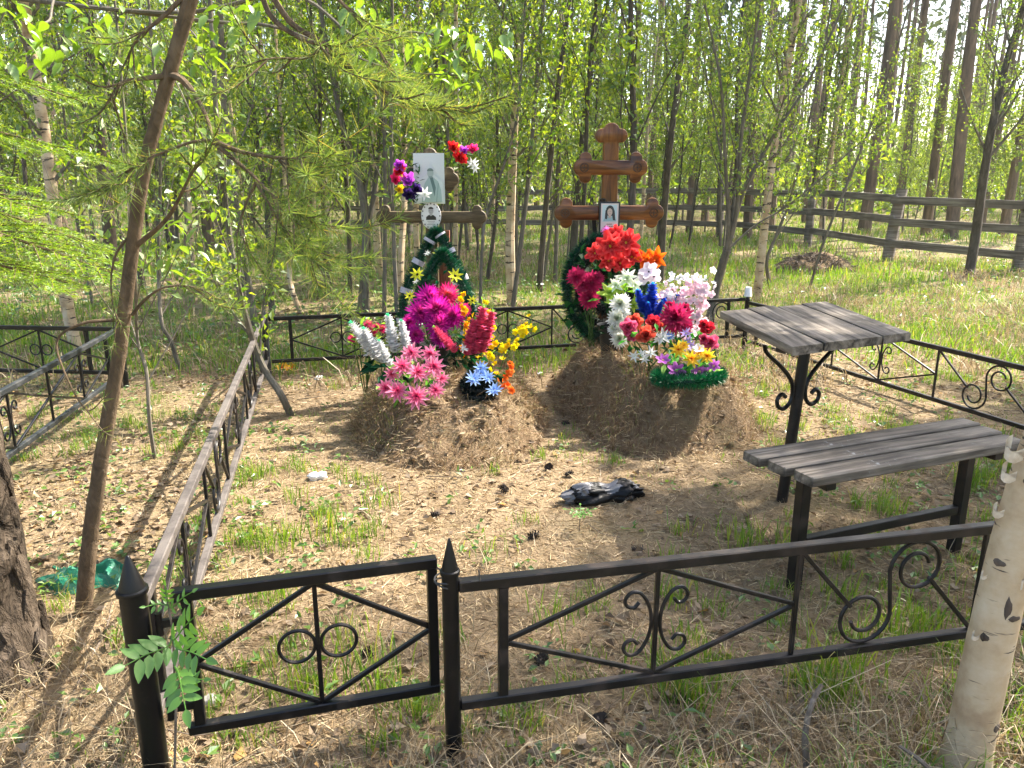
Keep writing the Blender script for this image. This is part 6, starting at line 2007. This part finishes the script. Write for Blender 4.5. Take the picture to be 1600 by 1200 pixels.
# ------------------------------------------------------------------ small things on the ground
# pine cones
def cone_mesh():
    b = MB()
    b.lathe((0, 0, 0), [(.002, 0), (.010, .006), (.012, .02), (.008, .036), (.001, .044)], 8)
    for k in range(34):
        u = k / 34; z = .004 + .036 * u; R_ = .012 * (1 - .5 * u)
        a = k * 2.39996
        d = Vector((math.cos(a), math.sin(a), -.1 + .7 * u)); s = Vector((-math.sin(a), math.cos(a), 0))
        p = Vector((0, 0, z)) + d * R_ * .7
        q = p + d * .012
        b.add([list(p - s * .003), list(p + s * .003), list(q + s * .006 + Vector((0, 0, .001))), list(q - s * .006 + Vector((0, 0, .001))), list(q + Vector((0, 0, -.004)))], [[0, 1, 2, 3], [3, 2, 4, 4][:4]] if False else [[0, 1, 2, 3]])
    return b.mesh('pine_cone', M['cone'])
cm = cone_mesh()
for i, (px, py, lab) in enumerate(((852, 645, ''), (878, 668, ''), (907, 652, ''), (860, 735, ''), (882, 749, ''), (792, 775, ''), (840, 845, 'dark pine cone lying on the path just behind the front fence'), (1049, 1097, 'dark pine cone under the bottom rail of the front fence'), (840, 1052, 'dark pine cone beside the stile of the front fence'), (688, 812, ''), (570, 1030, 'dark pine cone in front of the gate rings'), (930, 1140, 'dark pine cone in the dry grass before the front fence'), (1005, 870, ''), (770, 700, ''))):
    p = P(px, py); p.z = gz(p.x, p.y) + .012
    o = put('pine_cone', cm, None, p, (1.3 + .3 * math.sin(i), .2 * i, i * 1.9), 1.0)
    tag(o, lab or 'small dark pine cone lying on the bare path between and before the mounds', 'pine cone', 'pine cones on the ground')

# crumpled bags
def crumple(name, p, size, mats, seed, label, cat, yaw=0, sub=48):
    r = np.random.default_rng(seed)
    nU, nV = sub * 2, sub
    U, V = np.meshgrid(np.linspace(0, 2 * math.pi, nU, endpoint=False), np.linspace(.02, math.pi - .02, nV))
    D = np.stack([np.cos(V), np.sin(V) * np.cos(U), np.sin(V) * np.sin(U)], -1)
    h = np.zeros(U.shape)
    for k in range(16):
        a = unit(r.normal(size=3)); f = r.uniform(2.5, 9)
        h += (np.abs(np.sin(f * (D @ a) + r.uniform(0, 6))) - .6) / f
    for k in range(10):
        a = unit(r.normal(size=3)); f = r.uniform(10, 24)
        h += .8 * (np.abs(np.sin(f * (D @ a) + r.uniform(0, 6))) - .6) / f * 1.1
    waist = 1 - .38 * np.exp(-((D[..., 0] - .12) / .22) ** 2) + .10 * D[..., 0]
    R_ = (1 + .42 * h)
    Q = D * R_[..., None] * np.array(size)[None, None]
    Q[..., 1:] *= waist[..., None]
    Q[..., 2] = np.maximum(Q[..., 2], -size[2] * .55)
    c, s = math.cos(yaw), math.sin(yaw)
    X = Q[..., 0] * c - Q[..., 1] * s + p[0]; Y = Q[..., 0] * s + Q[..., 1] * c + p[1]; Z = Q[..., 2] + p[2] + size[2] * .5
    W = np.stack([X, Y, Z], -1).reshape(-1, 3)
    i = np.arange(nV - 1)[:, None]; j = np.arange(nU)[None, :]; k = (j + 1) % nU
    F = np.stack([i * nU + j, i * nU + k, (i + 1) * nU + k, (i + 1) * nU + j], -1).reshape(-1, 4)
    b = MB()
    if len(mats) > 1:
        ctr = D.reshape(-1, 3)[F[:, 0]]
        up = (ctr[:, 2] + .35 * np.sin(ctr[:, 0] * 9) > .74) | (ctr[:, 0] < -.8)
        b.add(W, F[~up]); b.F.append((F[up], 1))
    else:
        b.add(W, F)
    return tag(b.build(name, mats, None, (p[0], p[1], gz(p[0], p[1])), smooth=(name == 'plastic_bag')), label, cat)
p = P(942, 786)
p.z = gz(p.x, p.y)
crumple('plastic_bag', p, (.185, .07, .062), [M['bag'], M['film']], 3, 'crumpled black and clear plastic bag lying before the mounds', 'bag', .22)
p = P(496, 754); p.z = gz(p.x, p.y)
crumple('paper_cup', p, (.045, .03, .028), [M['white_plastic']], 5, 'crumpled white cup lying by the foot of the left mound', 'cup', .3, 16)
for px, py, s_, lab in ((722, 741, .018, 'tiny white scrap in front of the left mound'), (498, 594, .05, 'flat pale scrap behind the fence by the left mound'), (843, 587, .028, 'crumpled pale wrapper between the two mounds'), (857, 610, .02, 'small white wrapper in the gap between the mounds'), (497, 558, .045, 'pale scrap of paper under the back fence')):
    p = P(px, py); p.z = gz(p.x, p.y)
    crumple('paper_scrap', p, (s_, s_ * .6, s_ * .3), [M['white_plastic']], int(px), lab, 'litter', px, 12)
# green net sack behind the young pine
p = P(140, 915)
n = 26
V, F = [], []
rr = random.Random(2)
for j in range(n):
    for i in range(n):
        u, v = i / (n - 1) * 2 - 1, j / (n - 1) * 2 - 1
        x = p.x + u * .17 + .03 * math.sin(v * 5); y = p.y + v * .09 + .03 * math.sin(u * 4)
        e_ = max(0, 1 - (abs(u) ** 3 + abs(v) ** 3))
        V.append((x, y, gz(x, y) + .005 + e_ * (.035 + .03 * math.sin(u * 7 + v * 3) * math.sin(v * 6) + .012 * math.sin(u * 19 + v * 13))))
F = [[j * n + i, j * n + i + 1, (j + 1) * n + i + 1, (j + 1) * n + i] for j in range(n - 1) for i in range(n - 1)]
tag(MB().add(V, F).build('plastic_net', M['net'], None, (p.x, p.y, 0)), 'crumpled green plastic netting lying behind the corner post', 'netting')
# pale stone by the gate
p = P(322, 1110); p.z = gz(p.x, p.y) - .01
crumple('stone', p, (.028, .022, .028), [M['stone']], 12, 'small pale stone beside the gate hinge stile', 'stone', .4, 14)
# brush heap
p = P(1272, 420); p.z = gz(p.x, p.y)
t = thing('brush_heap', 'low heap of dead brush and earth before the rail fence', 'heap', p)
n = 26
V, F = [], []
for j in range(n):
    for i in range(n):
        u, v = i / (n - 1) * 2 - 1, j / (n - 1) * 2 - 1
        e_ = max(0, 1 - u * u - v * v)
        V.append((p.x + u * .75, p.y + v * .5, gz(p.x + u * .75, p.y + v * .5) - .02 + .27 * e_ ** .8 * (1 + .25 * math.sin(u * 6 + v * 4))))
F = [[j * n + i, j * n + i + 1, (j + 1) * n + i + 1, (j + 1) * n + i] for j in range(n - 1) for i in range(n - 1)]
MB().add(V, F).build('earth', M['mound'], t)
b = MB(); r = random.Random(8)
for k in range(420):
    a = r.uniform(0, 6.28); q = r.random() ** .5
    c = Vector((p.x + q * .7 * math.cos(a), p.y + q * .45 * math.sin(a), p.z + .26 * (1 - q * q) ** .8))
    d = Vector((r.uniform(-1, 1), r.uniform(-1, 1), r.uniform(-.3, .5))).normalized() * r.uniform(.12, .4)
    b.tube([c - d * .5, c + Vector((0, 0, .02)), c + d * .5], [.008, .004], 4, cap=False)
tag(b.build('dead_twigs', M['twig'], t), kind='stuff')
# bent dead stem in the near grass
p = P(1262, 1215)
pts = [Vector((p.x, p.y, 0)), PD(1258, 1150, p.y + .02), PD(1268, 1100, p.y + .05), PD(1284, 1070, p.y + .08)]
tag(MB().tube(cr(pts, 5), [.011, .008, .006], 7, wob=.1).build('dead_stem', M['twig'], None, pts[0]), 'bent brown dead stem sticking up at the bottom edge', 'stick')
pts = [PD(1405, 1165, 1.62), PD(1440, 1190, 1.58), PD(1475, 1225, 1.52)]
tag(MB().tube(cr(pts, 5), [.004, .006, .007], 6).build('dead_stem', M['twig'], None, pts[2]), 'dark dead twig lying at the foot of the close birch', 'stick')
# branch sprawling on the ground at the left
pts = [P(10, 1095), P(70, 985, .10), P(150, 915, .13), P(190, 870, .10)]
pts = [P(100, 1120, .01), P(130, 1050, .02), P(165, 985, .03), P(175, 940, .02)]
tag(MB().tube(cr(pts, 5), [.006, .004, .003], 6).build('fallen_branch', M['twig'], None, pts[0]), 'thin grey fallen branch in the hay beside the corner post', 'branch')

# rowan seedling at the corner post
def leaflet_mesh():
    L_, Wd = .046, .021
    V, F = [], []
    n = 5
    for i in range(n + 1):
        u = i / n
        w = Wd * .5 * math.sin(math.pi * u ** .75) ** .8 if 0 < u < 1 else .0003
        V += [(u * L_, -w, w * .25 - .1 * L_ * u * u), (u * L_, 0, -.1 * L_ * u * u), (u * L_, w, w * .25 - .1 * L_ * u * u)]
    for i in range(n):
        for j in range(2):
            a = i * 3 + j
            F.append([a, a + 1, a + 4, a + 3])
    return MB().add(V, F).mesh('leaflet', M['rowan'])
lm = leaflet_mesh()
def pinnate(parent, root, a, b_, npair, size=1.0, flat=Vector((0, -.75, .65))):
    a, b_ = Vector(a), Vector(b_)
    d = (b_ - a).normalized()
    stalk = MB().tube(cr([Vector(root), a, (a + b_) / 2 + Vector((0, 0, .004)), b_], 5), [.0022, .0013], 5).build('leaf', M['rowan'], parent)
    nrm = (flat - d * flat.dot(d)).normalized(); s_ = nrm.cross(d).normalized()
    org = wloc(stalk)
    for k in range(npair * 2 + 1):
        u = 1.0 if k == npair * 2 else .02 + .86 * (k // 2) / npair
        sg = 0 if k == npair * 2 else (1 if k % 2 else -1)
        x = (d * (.45 if sg else 1) + s_ * sg * .9 + nrm * random.uniform(-.18, .1)).normalized()
        z = (nrm - x * nrm.dot(x)).normalized(); y = z.cross(x)
        o = bpy.data.objects.new('leaflet', lm); COL.objects.link(o); o.parent = stalk
        mx = Matrix((x, y, z)).transposed().to_4x4()
        sc = size * (1.0 - .25 * abs(u - .45)) * random.uniform(.9, 1.08)
        o.matrix_basis = Matrix.Translation(a.lerp(b_, u) - org) @ mx @ Matrix.Scale(sc, 4)
Yr = 1.60
rb0 = Vector((-.84, Yr, gz(-.84, Yr)))
t = thing('rowan_seedling', 'green rowan seedling with pinnate leaves against the corner post', 'plant', rb0)
stp = [rb0, PD(275, 1100, Yr), PD(272, 1040, Yr), PD(270, 990, Yr), PD(262, 940, Yr)]
MB().tube(cr(stp, 5), [.0035, .0025], 6).build('stem', M['twig'], t)
pinnate(t, stp[3], PD(262, 1010, Yr - .02), PD(196, 1040, Yr - .10), 4, 1.15)
pinnate(t, stp[3], PD(272, 1000, Yr - .02), PD(308, 960, Yr - .06), 4, .95)
pinnate(t, stp[3], PD(275, 1012, Yr - .02), PD(322, 1030, Yr - .07), 4, 1.0)
pinnate(t, stp[2], PD(278, 1050, Yr - .02), PD(290, 1108, Yr - .08), 4, 1.1)
pinnate(t, stp[2], PD(285, 1065, Yr - .01), PD(318, 1062, Yr - .04), 3, .6)
pinnate(t, stp[4], PD(262, 940, Yr), PD(258, 915, Yr - .01), 3, .45)
pinnate(t, stp[4], PD(262, 945, Yr), PD(228, 948, Yr - .03), 3, .4)
pinnate(t, stp[4], PD(268, 950, Yr), PD(300, 925, Yr - .02), 3, .5)
# seedling by the bag
p = P(905, 838); p.z = gz(p.x, p.y)
t = thing('rowan_seedling', 'small green seedling growing right in front of the plastic bag', 'plant', p)
tp = p + Vector((.003, 0, .085))
MB().tube([p, p + Vector((0, 0, .04)), tp], [.002, .0014], 5).build('stem', M['twig'], t)
for a in (0.3, 1.5, 2.9, 4.2, 5.3):
    pinnate(t, tp, tp + Vector((math.cos(a), math.sin(a), .2)) * .012, tp + Vector((math.cos(a), math.sin(a), .25)) * .06, 2, .55, Vector((0, -.3, 1)))

# ------------------------------------------------------------------ thin sunlit air between the trees
HAZE = 0.0005
m, nt, out = mat('forest_air')
vp = nt.nodes.new('ShaderNodeVolumePrincipled')
vp.inputs['Color'].default_value = (.97, .99, .94, 1)
vp.inputs['Density'].default_value = HAZE
vp.inputs['Anisotropy'].default_value = .3
nt.links.new(vp.outputs[0], out.inputs['Volume'])
V = [(x, y, z) for z in (-2.2, 26) for x, y in ((-110, -40), (110, -40), (110, 110), (-110, 110))]
F = [[3, 2, 1, 0], [4, 5, 6, 7], [0, 1, 5, 4], [1, 2, 6, 5], [2, 3, 7, 6], [3, 0, 4, 7]]
tag(MB().add(V, F).build('haze', m, smooth=False), 'pale sunlit haze hanging in the air of the wood', 'haze', kind='stuff')
